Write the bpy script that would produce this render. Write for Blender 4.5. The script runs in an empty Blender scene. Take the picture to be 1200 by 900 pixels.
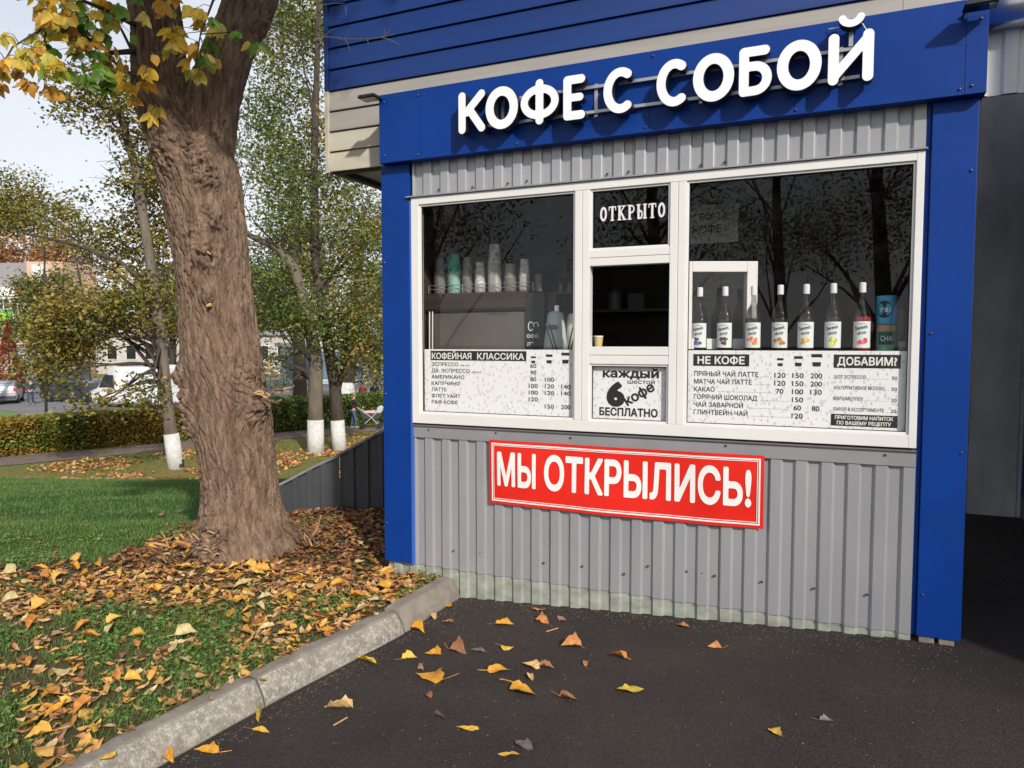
import bpy, math, random
import numpy as np
from mathutils import Vector, Matrix
random.seed(7); rng = np.random.default_rng(11)
R = math.radians
SC = bpy.context.scene
COL = SC.collection

# ------------------------------------------------------------------ camera, sky, sun, exposure
cam = bpy.data.cameras.new('camera'); camo = bpy.data.objects.new('camera', cam); COL.objects.link(camo)
camo.location = (0, 0, 1.55); camo.rotation_euler = (math.pi/2 - .056, 0, 0)
cam.sensor_width = 36; cam.lens = 850.14/1200*36; cam.clip_start = .05; cam.clip_end = 3000
SC.camera = camo
SUN_AZ = math.atan2(.399, -.917); SUN_EL = R(31.7)          # azimuth clockwise from +Y
sdir = Vector((math.sin(SUN_AZ)*math.cos(SUN_EL), math.cos(SUN_AZ)*math.cos(SUN_EL), math.sin(SUN_EL)))
w = bpy.data.worlds.new('World'); SC.world = w; w.use_nodes = True
nt = w.node_tree; bg = nt.nodes['Background']
sky = nt.nodes.new('ShaderNodeTexSky'); sky.sky_type = 'NISHITA'; sky.sun_disc = False
sky.sun_elevation = SUN_EL; sky.sun_rotation = SUN_AZ; sky.dust_density = 2.5; sky.air_density = 1.0
tc = nt.nodes.new('ShaderNodeTexCoord'); sep = nt.nodes.new('ShaderNodeSeparateXYZ')
nt.links.new(tc.outputs['Generated'], sep.inputs[0])
mr = nt.nodes.new('ShaderNodeMapRange'); mr.inputs[1].default_value = 0; mr.inputs[2].default_value = .75
mr.inputs[3].default_value = .92; mr.inputs[4].default_value = .35
nt.links.new(sep.outputs[2], mr.inputs[0])
nz = nt.nodes.new('ShaderNodeTexNoise'); nz.inputs['Scale'].default_value = 2.2; nz.inputs['Detail'].default_value = 6
nt.links.new(tc.outputs['Generated'], nz.inputs['Vector'])
mm = nt.nodes.new('ShaderNodeMath'); mm.operation = 'MULTIPLY_ADD'; mm.inputs[1].default_value = .6; mm.inputs[2].default_value = -.3
nt.links.new(nz.outputs[0], mm.inputs[0])
ma = nt.nodes.new('ShaderNodeMath'); ma.operation = 'ADD'; ma.use_clamp = True
nt.links.new(mm.outputs[0], ma.inputs[0]); nt.links.new(mr.outputs[0], ma.inputs[1])
mix = nt.nodes.new('ShaderNodeMix'); mix.data_type = 'RGBA'
nt.links.new(ma.outputs[0], mix.inputs[0]); nt.links.new(sky.outputs[0], mix.inputs[6])
mix.inputs[7].default_value = (9.6, 9.9, 10.4, 1)
nt.links.new(mix.outputs[2], bg.inputs[0]); bg.inputs[1].default_value = .1
sl = bpy.data.lights.new('sun', 'SUN'); sl.energy = 3.9; sl.angle = R(2.0); sl.color = (1, .94, .86)
so = bpy.data.objects.new('sun', sl); COL.objects.link(so)
so.rotation_euler = (-sdir).to_track_quat('-Z', 'Y').to_euler()
SC.view_settings.view_transform = 'Standard'; SC.view_settings.look = 'None'
SC.view_settings.exposure = .12; SC.view_settings.gamma = 1
SC.cycles.max_bounces = 6; SC.cycles.transparent_max_bounces = 12

# ------------------------------------------------------------------ materials
def mat(name, col, rough=.6, metal=0, spec=.5, var=None, vscale=6, stretch=(1, 1, 1), bump=0, bscale=60, attr=None, coat=0, rvar=0, detail=6, sss=0):
    m = bpy.data.materials.new(name); m.use_nodes = True; t = m.node_tree; b = t.nodes['Principled BSDF']
    b.inputs['Base Color'].default_value = (*col, 1); b.inputs['Roughness'].default_value = rough
    b.inputs['Metallic'].default_value = metal; b.inputs['Specular IOR Level'].default_value = spec
    if coat: b.inputs['Coat Weight'].default_value = coat; b.inputs['Coat Roughness'].default_value = .15
    src = None
    if attr:
        a = t.nodes.new('ShaderNodeAttribute'); a.attribute_name = attr; src = a.outputs['Color']
    if var is not None or bump or rvar:
        c = t.nodes.new('ShaderNodeTexCoord'); mp = t.nodes.new('ShaderNodeMapping'); mp.inputs['Scale'].default_value = stretch
        t.links.new(c.outputs['Object'], mp.inputs[0])
        n = t.nodes.new('ShaderNodeTexNoise'); n.inputs['Scale'].default_value = vscale; n.inputs['Detail'].default_value = detail; n.inputs['Roughness'].default_value = .6
        t.links.new(mp.outputs[0], n.inputs['Vector'])
        if var is not None:
            rp = t.nodes.new('ShaderNodeMapRange'); rp.inputs[1].default_value = .35; rp.inputs[2].default_value = .68
            t.links.new(n.outputs[0], rp.inputs[0])
            x = t.nodes.new('ShaderNodeMix'); x.data_type = 'RGBA'; t.links.new(rp.outputs[0], x.inputs[0])
            x.inputs[6].default_value = (*col, 1); x.inputs[7].default_value = (*var, 1)
            if src:
                y = t.nodes.new('ShaderNodeMix'); y.data_type = 'RGBA'; y.blend_type = 'MULTIPLY'; y.inputs[0].default_value = 1
                t.links.new(src, y.inputs[6]); t.links.new(x.outputs[2], y.inputs[7]); src = y.outputs[2]
            else: src = x.outputs[2]
        if rvar:
            r2 = t.nodes.new('ShaderNodeMapRange'); r2.inputs[3].default_value = rough-rvar; r2.inputs[4].default_value = rough+rvar
            t.links.new(n.outputs[0], r2.inputs[0]); t.links.new(r2.outputs[0], b.inputs['Roughness'])
        if bump:
            n2 = t.nodes.new('ShaderNodeTexNoise'); n2.inputs['Scale'].default_value = bscale; n2.inputs['Detail'].default_value = 5
            t.links.new(mp.outputs[0], n2.inputs['Vector'])
            bp = t.nodes.new('ShaderNodeBump'); bp.inputs['Strength'].default_value = bump; bp.inputs['Distance'].default_value = .01
            t.links.new(n2.outputs[0], bp.inputs['Height']); t.links.new(bp.outputs[0], b.inputs['Normal'])
    if src: t.links.new(src, b.inputs['Base Color'])
    if sss:
        tr = t.nodes.new('ShaderNodeBsdfTranslucent'); ms = t.nodes.new('ShaderNodeMixShader'); ms.inputs[0].default_value = sss
        if src: t.links.new(src, tr.inputs[0])
        else: tr.inputs[0].default_value = (*col, 1)
        t.links.new(b.outputs[0], ms.inputs[1]); t.links.new(tr.outputs[0], ms.inputs[2])
        t.links.new(ms.outputs[0], t.nodes['Material Output'].inputs[0])
    return m

def glass_mat(name, tint=(1, 1, 1), ior=1.5, refl=1.0, rough=0.0, dirt=.03):
    m = bpy.data.materials.new(name); m.use_nodes = True; t = m.node_tree; t.nodes.remove(t.nodes['Principled BSDF'])
    tr = t.nodes.new('ShaderNodeBsdfTransparent'); tr.inputs[0].default_value = (*tint, 1)
    gl = t.nodes.new('ShaderNodeBsdfGlossy'); gl.inputs['Roughness'].default_value = rough
    fr = t.nodes.new('ShaderNodeFresnel'); fr.inputs[0].default_value = ior
    mu = t.nodes.new('ShaderNodeMath'); mu.operation = 'MULTIPLY'; mu.inputs[1].default_value = refl
    ge = t.nodes.new('ShaderNodeNewGeometry'); om = t.nodes.new('ShaderNodeMath'); om.operation = 'SUBTRACT'; om.inputs[0].default_value = 1
    t.links.new(ge.outputs['Backfacing'], om.inputs[1]); m0 = t.nodes.new('ShaderNodeMath'); m0.operation = 'MULTIPLY'   # reflect on the outer face of each sheet
    t.links.new(fr.outputs[0], m0.inputs[0]); t.links.new(om.outputs[0], m0.inputs[1]); t.links.new(m0.outputs[0], mu.inputs[0])
    ms = t.nodes.new('ShaderNodeMixShader'); t.links.new(mu.outputs[0], ms.inputs[0])
    t.links.new(tr.outputs[0], ms.inputs[1]); t.links.new(gl.outputs[0], ms.inputs[2])
    df = t.nodes.new('ShaderNodeBsdfDiffuse'); df.inputs[0].default_value = (.55, .52, .47, 1)
    n = t.nodes.new('ShaderNodeTexNoise'); n.inputs['Scale'].default_value = 9; n.inputs['Detail'].default_value = 8
    c = t.nodes.new('ShaderNodeTexCoord'); t.links.new(c.outputs['Object'], n.inputs['Vector'])
    rp = t.nodes.new('ShaderNodeMapRange'); rp.inputs[1].default_value = .45; rp.inputs[2].default_value = .75; rp.inputs[3].default_value = 0; rp.inputs[4].default_value = dirt
    t.links.new(n.outputs[0], rp.inputs[0])
    m2 = t.nodes.new('ShaderNodeMixShader'); t.links.new(rp.outputs[0], m2.inputs[0]); t.links.new(ms.outputs[0], m2.inputs[1]); t.links.new(df.outputs[0], m2.inputs[2])
    t.links.new(m2.outputs[0], t.nodes['Material Output'].inputs[0])
    return m

M = dict(
 blue=mat('blue_paint', (.002, .040, .25), .42, var=(.0018, .033, .205), vscale=2.5, bump=.10, bscale=3.5, spec=.22),
 blue_side=mat('blue_siding', (.005, .037, .19), .5, var=(.007, .031, .15), vscale=3, stretch=(.25, 1, 5), bump=.05, bscale=40),
 siding=mat('grey_siding', (.36, .34, .31), .55, var=(.28, .265, .245), vscale=3, stretch=(.3, 1, 4), bump=.05, bscale=40),
 siding2=mat('warm_siding', (.54, .50, .40), .55, var=(.44, .41, .34), vscale=3, stretch=(.3, 1, 4), bump=.05, bscale=40),
 metal=mat('grey_sheet_metal', (.36, .365, .38), .26, metal=.2, spec=.9, var=(.31, .315, .335), vscale=2.2, stretch=(1, 1, .6), bump=.04, bscale=16, rvar=.08),
 flash=mat('grey_flashing', (.30, .30, .31), .42, metal=.15, var=(.25, .25, .26), vscale=3, bump=.05, bscale=10),
 skirt=mat('greenish_skirt', (.34, .37, .32), .75, var=(.22, .225, .19), vscale=7, stretch=(1, 1, 2), bump=.15, bscale=90),
 darkmetal=mat('dark_fence_metal', (.085, .088, .095), .5, metal=.2, var=(.06, .062, .07), vscale=3, stretch=(1, 1, .5), bump=.05, bscale=20),
 trimgrey=mat('light_trim', (.30, .31, .33), .45, var=(.2, .2, .22), vscale=9),
 pvc=mat('white_window_plastic', (.74, .73, .715), .35, var=(.69, .68, .665), vscale=2.5, rvar=.05),
 gasket=mat('rubber_gasket', (.02, .02, .02), .6),
 white=mat('white_letter_face', (.86, .88, .92), .35, var=(.82, .85, .90), vscale=5),
 black=mat('black_return', (.012, .012, .014), .5),
 rail=mat('aluminium_rail', (.45, .46, .48), .35, metal=.6),
 red=mat('red_banner', (.76, .020, .01), .38, var=(.66, .015, .008), vscale=3, bump=.35, bscale=4),
 bwhite=mat('banner_white', (.82, .80, .77), .4),
 ink=mat('black_print', (.02, .02, .022), .5),
 greyink=mat('grey_print', (.16, .16, .17), .5),
 screw=mat('screw_head', (.09, .09, .095), .4, metal=.6),
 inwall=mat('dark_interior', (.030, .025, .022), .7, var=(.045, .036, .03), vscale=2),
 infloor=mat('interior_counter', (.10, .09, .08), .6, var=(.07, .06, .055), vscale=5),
 steel=mat('machine_steel', (.20, .18, .155), .42, metal=.5, var=(.15, .135, .115), vscale=2),
 hood=mat('machine_hood', (.05, .035, .03), .35, var=(.035, .026, .022), vscale=3),
 asphalt=mat('asphalt', (.046, .037, .033), .85, var=(.029, .024, .023), vscale=1.3, bump=1.0, bscale=140, detail=10, spec=.3),
 soil=mat('soil', (.06, .04, .026), .95),
 concrete=mat('kerb_concrete', (.26, .235, .20), .9, var=(.17, .15, .125), vscale=9, bump=.5, bscale=120, detail=9),
 chrome=mat('chrome', (.6, .6, .6), .2, metal=1),
 bark=mat('bark', (.255, .172, .118), .95, var=(.085, .052, .034), vscale=26, stretch=(1, 1, .22), bump=1.0, bscale=110, detail=10),
 barkdark=mat('dark_bark', (.075, .058, .045), .95, var=(.045, .035, .028), vscale=5, stretch=(1, 1, .3), bump=.6, bscale=30),
 barkgrey=mat('grey_bark', (.17, .14, .105), .95, var=(.10, .082, .062), vscale=5, stretch=(1, 1, .3), bump=.6, bscale=30),
 lime=mat('whitewash', (.62, .62, .60), .9, var=(.45, .45, .43), vscale=6, bump=.4, bscale=40),
 wood=mat('cut_wood', (.55, .36, .17), .8, var=(.42, .25, .11), vscale=30),
 leaf=mat('leaf', (1, 1, 1), .55, attr='tint', var=(.72, .7, .66), vscale=14, sss=.28),
 nearleaf=mat('near_leaf', (1, 1, 1), .5, attr='tint', var=(.80, .74, .6), vscale=60, sss=.5),
 dryleaf=mat('dry_leaf', (1, 1, 1), .6, attr='tint', var=(.62, .56, .5), vscale=35, sss=.12),
 grass=mat('grass_blade', (1, 1, 1), .6, attr='tint', sss=.25),
 pane=glass_mat('window_glass', (.975, .975, .97), 1.5, .95, 0, .006),
 bottleglass=glass_mat('clear_bottle_glass', (.62, .62, .62), 1.5, 1.3, .04, .03),
 cupclear=glass_mat('clear_cup', (.8, .8, .8), 1.45, 1.6, .08, .06),
 darkglass=mat('dark_glass', (.015, .018, .02), .08, spec=.7),
 syrup=mat('dark_syrup', (.022, .008, .004), .1, spec=.7),
 redsyrup=mat('red_syrup', (.22, .012, .010), .12, spec=.7),
 label=mat('paper_label', (.70, .76, .75), .5),
 rubber=mat('tyre_rubber', (.02, .02, .02), .8),
)
def cm(name, col, rough=.6, **k):
    if name not in M: M[name] = mat(name, col, rough, **k)
    return M[name]

# ------------------------------------------------------------------ object helpers
KO = Vector((-.664, 4.9475, 0)); YAW = -.4143
def KW(s, d, z=0):
    return Vector((KO.x + s*math.cos(YAW) - d*math.sin(YAW), KO.y + s*math.sin(YAW) + d*math.cos(YAW), z))
ORG = {}
def thing(name, label, cat, loc=(0, 0, 0), frame='W', rz=0, group=None, kind=None):
    o = bpy.data.objects.new(name, None); COL.objects.link(o); o.empty_display_size = .1
    if frame == 'K': o.location = KW(*loc); o.rotation_euler = (0, 0, YAW)
    else: o.location = loc; o.rotation_euler = (0, 0, rz)
    ORG[o.name] = Vector(loc) if frame == 'K' or rz == 0 else Vector((0, 0, 0))
    if label: o['label'] = label
    if cat: o['category'] = cat
    if group: o['group'] = group
    if kind: o['kind'] = kind
    return o
def tag(o, label=None, cat=None, group=None, kind=None):
    for k, v in (('label', label), ('category', cat), ('group', group), ('kind', kind)):
        if v: o[k] = v
    return o
def orgof(p):
    while p.parent: p = p.parent
    return ORG.get(p.name, Vector((0, 0, 0)))
class MB:
    def __init__(s): s.v = []; s.f = []
    def add(s, vs, fs):
        n = len(s.v); s.v += [tuple(v) for v in vs]; s.f += [tuple(i+n for i in f) for f in fs]; return s
    def box(s, x0, y0, z0, x1, y1, z1):
        if x0 > x1: x0, x1 = x1, x0
        if y0 > y1: y0, y1 = y1, y0
        if z0 > z1: z0, z1 = z1, z0
        v = [(x0, y0, z0), (x1, y0, z0), (x1, y1, z0), (x0, y1, z0), (x0, y0, z1), (x1, y0, z1), (x1, y1, z1), (x0, y1, z1)]
        return s.add(v, [(0, 3, 2, 1), (4, 5, 6, 7), (0, 1, 5, 4), (1, 2, 6, 5), (2, 3, 7, 6), (3, 0, 4, 7)])
    def tube(s, pts, rad, n=8, cap=True):
        pts = [Vector(p) for p in pts]
        if not hasattr(rad, '__len__'): rad = [rad]*len(pts)
        vs = []; fs = []; a = None
        for i, p in enumerate(pts):
            d = (pts[min(i+1, len(pts)-1)] - pts[max(i-1, 0)]).normalized()
            if a is None: a = d.orthogonal().normalized()
            a = (a - d*a.dot(d)).normalized(); b = d.cross(a)
            for k in range(n):
                t = 2*math.pi*k/n; vs.append(p + (a*math.cos(t) + b*math.sin(t))*rad[i])
        for i in range(len(pts)-1):
            for k in range(n): fs.append((i*n+k, i*n+(k+1) % n, (i+1)*n+(k+1) % n, (i+1)*n+k))
        if cap: fs.append(tuple(range(n-1, -1, -1))); fs.append(tuple((len(pts)-1)*n+k for k in range(n)))
        return s.add(vs, fs)
    def lathe(s, prof, c=(0, 0, 0), n=20, a0=0, a1=2*math.pi, cap=True):
        full = abs(a1-a0-2*math.pi) < 1e-6; m = n if full else n+1; vs = []; fs = []
        for r, z in prof:
            for k in range(m):
                t = a0 + (a1-a0)*k/n; vs.append((c[0]+r*math.cos(t), c[1]+r*math.sin(t), c[2]+z))
        for i in range(len(prof)-1):
            for k in range(n):
                k2 = (k+1) % m; fs.append((i*m+k, i*m+k2, (i+1)*m+k2, (i+1)*m+k))
        if cap and full: fs.append(tuple(range(m-1, -1, -1))); fs.append(tuple((len(prof)-1)*m+k for k in range(m)))
        return s.add(vs, fs)
    def prism(s, poly, axis, a, b):   # poly 2d in the two other axes, extruded on axis from a to b
        n = len(poly)
        def P(u, v, w): return {0: (w, u, v), 1: (u, w, v), 2: (u, v, w)}[axis]
        vs = [P(u, v, a) for u, v in poly] + [P(u, v, b) for u, v in poly]
        return s.add(vs, [tuple(range(n)), tuple(range(2*n-1, n-1, -1))] + [(i, i+n, (i+1) % n + n, (i+1) % n) for i in range(n)])
    def build(s, name, m, parent=None, bevel=0, smooth=False, fix=True):
        o = parent
        org = orgof(parent) if parent else Vector((0, 0, 0))
        me = bpy.data.meshes.new(name); me.from_pydata([(v[0]-org.x, v[1]-org.y, v[2]-org.z) for v in s.v], [], s.f)
        if fix:
            import bmesh
            b = bmesh.new(); b.from_mesh(me); bmesh.ops.recalc_face_normals(b, faces=b.faces); b.to_mesh(me); b.free()
        me.materials.append(m)
        ob = bpy.data.objects.new(name, me); COL.objects.link(ob)
        if parent: ob.parent = parent
        if smooth: me.shade_smooth()
        if bevel:
            q = ob.modifiers.new('bevel', 'BEVEL'); q.width = bevel; q.segments = 2; q.limit_method = 'ANGLE'
        return ob
def box(name, m, p, *c, bevel=0): return MB().box(*c).build(name, m, p, bevel)
def share(src, name, parent, loc=(0, 0, 0), rot=(0, 0, 0), scale=(1, 1, 1)):
    o = bpy.data.objects.new(name, src.data); COL.objects.link(o); o.parent = parent; o.location = loc; o.rotation_euler = rot; o.scale = scale; return o
def copy_tree(o, parent=None):
    c = o.copy(); COL.objects.link(c); c.parent = parent
    if o.name in ORG: ORG[c.name] = ORG[o.name]
    for ch in list(o.children): copy_tree(ch, c)
    return c
def np_mesh(name, V, T, m, parent=None, tint=None, smooth=False):
    me = bpy.data.meshes.new(name); n = len(V); k = len(T); w_ = T.shape[1]
    me.vertices.add(n); me.vertices.foreach_set('co', V.astype(np.float32).ravel())
    me.loops.add(k*w_); me.loops.foreach_set('vertex_index', T.astype(np.int32).ravel())
    me.polygons.add(k); me.polygons.foreach_set('loop_start', np.arange(0, k*w_, w_, dtype=np.int32))
    me.update(calc_edges=True)
    if tint is not None:
        a = me.attributes.new('tint', 'FLOAT_COLOR', 'POINT')
        a.data.foreach_set('color', np.hstack([tint, np.ones((n, 1))]).astype(np.float32).ravel())
    if smooth: me.shade_smooth()
    me.materials.append(m)
    o = bpy.data.objects.new(name, me); COL.objects.link(o)
    if parent: o.parent = parent
    return o
def scatter(temps, P, scale, yaw, tx, ty, tint, which=None):
    """merge transformed copies of small triangle templates; returns V, T, colours"""
    N = len(P); which = rng.integers(0, len(temps), N) if which is None else which
    cy, sy, cx, sx, cz, sz = np.cos(ty), np.sin(ty), np.cos(tx), np.sin(tx), np.cos(yaw), np.sin(yaw)
    Z = np.zeros(N); O = np.ones(N)
    Rx = np.stack([O, Z, Z, Z, cx, -sx, Z, sx, cx], 1).reshape(-1, 3, 3)
    Ry = np.stack([cy, Z, sy, Z, O, Z, -sy, Z, cy], 1).reshape(-1, 3, 3)
    Rz = np.stack([cz, -sz, Z, sz, cz, Z, Z, Z, O], 1).reshape(-1, 3, 3)
    Rm = Rz @ Ry @ Rx; Vs, Ts, Cs = [], [], []; off = 0
    for t, (tv, tf) in enumerate(temps):
        idx = np.where(which == t)[0]
        if not len(idx): continue
        v = np.einsum('nij,mj->nmi', Rm[idx], tv)*scale[idx, None, None] + P[idx][:, None, :]
        m = len(tv); f = tf[None] + (np.arange(len(idx))*m)[:, None, None] + off
        Vs.append(v.reshape(-1, 3)); Ts.append(f.reshape(-1, 3)); Cs.append(np.repeat(tint[idx], m, 0)); off += len(idx)*m
    return np.vstack(Vs), np.vstack(Ts), np.vstack(Cs)

def leaf_template(wd=.3, curl=.2, bend=.2, twist=0, petiole=.3, lobes=False):
    ys = [0, .22, .48, .74, 1]; ws = [0, .85, 1, .62, 0]
    V = [(0, y, 0) for y in ys]; L = []; Rr = []
    for i in (1, 2, 3):
        L.append(len(V)); V.append((-wd*ws[i], ys[i]-.03, 0)); Rr.append(len(V)); V.append((wd*ws[i], ys[i]-.03, 0))
    F = [(0, 1, L[0]), (0, Rr[0], 1)]
    for i in range(2): F += [(L[i], i+1, i+2), (L[i], i+2, L[i+1]), (i+1, Rr[i], Rr[i+1]), (i+1, Rr[i+1], i+2)]
    F += [(L[2], 3, 4), (3, Rr[2], 4)]
    n = len(V)
    V += [(-.012, 0, 0), (.012, 0, 0), (.02, -petiole, 0)]; F += [(n, n+1, n+2)]
    V = np.array(V, float)
    x, y = V[:, 0].copy(), V[:, 1].copy()
    V[:, 2] = curl*np.abs(x)*2.2 + bend*(y-.5)**2*1.6 + twist*x*(y-.5)*3
    V[:, 1] -= .4
    return V, np.array(F)
def leaf_hi(rd, wd=.3, curl=.2, bend=.2, twist=0, petiole=.35):
    """a finer leaf: toothed uneven outline, midrib fold, curled margins and tip, tapered stalk"""
    n = 8; V = []; F = []; lj = [rd.uniform(.8, 1.12) for _ in range(n+1)]; rj = [rd.uniform(.8, 1.12) for _ in range(n+1)]
    sw = rd.uniform(-.12, .12)
    for i in range(n+1):
        y = i/n; w_ = wd*(math.sin(math.pi*min(1, y*1.02)**.72))**.8 if 0 < i < n else 0
        tooth = (1.10 if i % 2 else .93)
        xc = sw*math.sin(y*math.pi)
        V += [(xc-w_*lj[i]*tooth, y-.03*(i % 2), 0), (xc-w_*.5*lj[i], y, 0), (xc, y, 0), (xc+w_*.5*rj[i], y, 0), (xc+w_*rj[i]*tooth, y-.03*(i % 2), 0)]
    for i in range(n):
        for k in range(4): a = 5*i+k; F += [(a, a+1, a+6), (a, a+6, a+5)]
    b0 = len(V); px_ = rd.uniform(-.12, .12)
    V += [(-.014, 0, 0), (.014, 0, 0), (px_*.5-.01, -petiole*.5, 0), (px_*.5+.01, -petiole*.5, 0), (px_-.008, -petiole, 0), (px_+.008, -petiole, 0)]
    F += [(b0, b0+2, b0+3), (b0, b0+3, b0+1), (b0+2, b0+4, b0+5), (b0+2, b0+5, b0+3)]
    V = np.array(V, float); x, y = V[:, 0].copy(), V[:, 1].copy(); ph = rd.uniform(0, 6)
    V[:, 2] = curl*(np.abs(x)/wd)**1.7*.28 + bend*(y-.5)**2*.9 + twist*x*(y-.5)*2 + .028*np.sin(y*11+ph)*(np.abs(x)/wd) + .10*np.maximum(0, -y)*rd.uniform(-1, 1)
    V[:, 0] = x*(1-.22*abs(curl)*(np.abs(x)/wd)); V[:, 1] -= .45
    return V, np.array(F)
blade_t = [(np.array([(-.045, 0, 0), (.045, 0, 0), (-.035, .12*c, .5), (.035, .12*c, .5), (0, .5*c, .95)]), np.array([(0, 1, 3), (0, 3, 2), (2, 3, 4)])) for c in (.3, .7, 1.1)]
fol_t = [(np.array([(0, -.5, 0), (-.32, 0, .08*k), (.32, 0, .08*k), (0, .5, -.05*k)]), np.array([(0, 2, 1), (1, 2, 3)])) for k in (1, -1.5)]

# ------------------------------------------------------------------ value noise
def vnoise(p, seed=0):
    i = np.floor(p).astype(np.int64); f = p - i; f = f*f*(3-2*f); out = 0
    for dx in (0, 1):
        for dy in (0, 1):
            for dz in (0, 1):
                h = (i[:, 0]+dx)*374761393 + (i[:, 1]+dy)*668265263 + (i[:, 2]+dz)*2147483647 + seed*974711
                h = (h ^ (h >> 13))*1274126177; h = (h ^ (h >> 16)) & 0xffff
                out = out + h/65535.0*np.where(dx, f[:, 0], 1-f[:, 0])*np.where(dy, f[:, 1], 1-f[:, 1])*np.where(dz, f[:, 2], 1-f[:, 2])
    return out
def fbm(p, o=4, seed=0):
    a = .5; s = 0; q = p.copy()
    for k in range(o): s = s + a*vnoise(q, seed+k); q = q*2.03; a *= .5
    return s/(1-.5**o)

# ------------------------------------------------------------------ text helpers
_tc = {}
def text_geo(body, bold=.02):
    k = (body, bold)
    if k not in _tc:
        c = bpy.data.curves.new('txt', 'FONT'); c.body = body; c.offset = bold; c.resolution_u = 3; c.fill_mode = 'FRONT'
        o = bpy.data.objects.new('txt', c); COL.objects.link(o)
        dg = bpy.context.evaluated_depsgraph_get(); e = o.evaluated_get(dg); m = e.to_mesh()
        v = [tuple(x.co) for x in m.vertices]; f = [tuple(p.vertices) for p in m.polygons]
        e.to_mesh_clear(); bpy.data.objects.remove(o); bpy.data.curves.remove(c)
        _tc[k] = (v, f)
    return _tc[k]
CAP = max(v[1] for v in text_geo('Н', 0)[0])
_sc = {}
def sdf_text(body, bold, res):
    """outline text thickened by an even margin: distance field of the glyph outlines, contoured"""
    k = (body, bold, res)
    if k in _sc: return _sc[k]
    c = bpy.data.curves.new('txt', 'FONT'); c.body = body; o = bpy.data.objects.new('txt', c); COL.objects.link(o)
    dg = bpy.context.evaluated_depsgraph_get(); e = o.evaluated_get(dg); cu = e.to_curve(dg); A = []; Bq = []
    for sp in cu.splines:
        P = []
        if sp.type == 'BEZIER':
            bp_ = list(sp.bezier_points)
            for i in range(len(bp_)):
                p, q = bp_[i], bp_[(i+1) % len(bp_)]; p0, p1, p2, p3 = (np.array(x_)[:2] for x_ in (p.co, p.handle_right, q.handle_left, q.co))
                for t_ in (0, .25, .5, .75): P.append((1-t_)**3*p0+3*(1-t_)**2*t_*p1+3*(1-t_)*t_*t_*p2+t_**3*p3)
        else: P = [np.array(x_.co)[:2] for x_ in sp.points]
        A += P; Bq += P[1:]+P[:1]
    e.to_curve_clear(); bpy.data.objects.remove(o); bpy.data.curves.remove(c); v = np.array(A)
    cell = CAP/res; m_ = bold+cell*1.5
    xs = np.arange(v[:, 0].min()-m_, v[:, 0].max()+m_+cell, cell); zs = np.arange(v[:, 1].min()-m_, v[:, 1].max()+m_+cell, cell)
    X, Z = np.meshgrid(xs, zs, indexing='ij'); D = np.full(X.shape, 9.); ins = np.zeros(X.shape, int)
    for (ax, az), (bx, bz) in zip(A, Bq):
        i0 = max(0, int((min(ax, bx)-m_*2.5-xs[0])/cell)); i1 = min(len(xs), int((max(ax, bx)+m_*2.5-xs[0])/cell)+2)
        x_, z_ = X[i0:i1], Z[i0:i1]; ux, uz = bx-ax, bz-az; t_ = np.clip(((x_-ax)*ux+(z_-az)*uz)/(ux*ux+uz*uz+1e-12), 0, 1)
        D[i0:i1] = np.minimum(D[i0:i1], np.hypot(x_-ax-t_*ux, z_-az-t_*uz))
        if az != bz:
            rows = (zs > min(az, bz)) & (zs <= max(az, bz)); xc = ax+(zs-az)*ux/uz
            ins += (rows[None, :] & (xs[:, None] < xc[None, :]))*(1 if bz > az else -1)
    D = np.where(ins != 0, -D, D)-bold
    _sc[k] = contour(X, Z, D); return _sc[k]
def contour(X, Z, D):
    D = np.where(D == 0, 1e-7, D); V = []; key = {}; F = []
    def cv(k, p):
        if k not in key: key[k] = len(V); V.append(p)
        return key[k]
    mn = np.minimum(np.minimum(D[:-1, :-1], D[1:, :-1]), np.minimum(D[1:, 1:], D[:-1, 1:]))
    for i, j in np.argwhere(mn < 0).tolist():
        cs = [(i, j), (i+1, j), (i+1, j+1), (i, j+1)]; dv = [D[c] for c in cs]; poly = []
        for a in range(4):
            b = (a+1) % 4; A, B_ = cs[a], cs[b]
            if dv[a] < 0: poly.append(cv(A, (X[A], Z[A])))
            if (dv[a] < 0) != (dv[b] < 0):
                t = dv[a]/(dv[a]-dv[b]); poly.append(cv((min(A, B_), max(A, B_)), (X[A]+(X[B_]-X[A])*t, Z[A]+(Z[B_]-Z[A])*t)))
        if len(poly) > 2: F.append(tuple(poly))
    return V, F
def put_text(mb, body, s0, z0, cap, width=None, d=0, bold=.02, rot=0, align='l', curve=None, res=None):
    """text on a facade plane: left edge s0, baseline z0, capital height cap, fitted to width"""
    v, f = sdf_text(body, bold*.8, res or (26 if cap > .035 else 13)); x0 = min(a[0] for a in v); x1 = max(a[0] for a in v)
    ky = cap/CAP; kx = (width/(x1-x0)) if width else ky*.9
    if align == 'r': s0 = s0 - (x1-x0)*kx
    if align == 'c': s0 = s0 - (x1-x0)*kx/2
    c, s = math.cos(rot), math.sin(rot); out = []
    for a in v:
        X = (a[0]-x0)*kx; Z = a[1]*ky
        p = (s0 + X*c - Z*s, d, z0 + X*s + Z*c)
        out.append(curve(p) if curve else p)
    mb.add(out, f)
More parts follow.
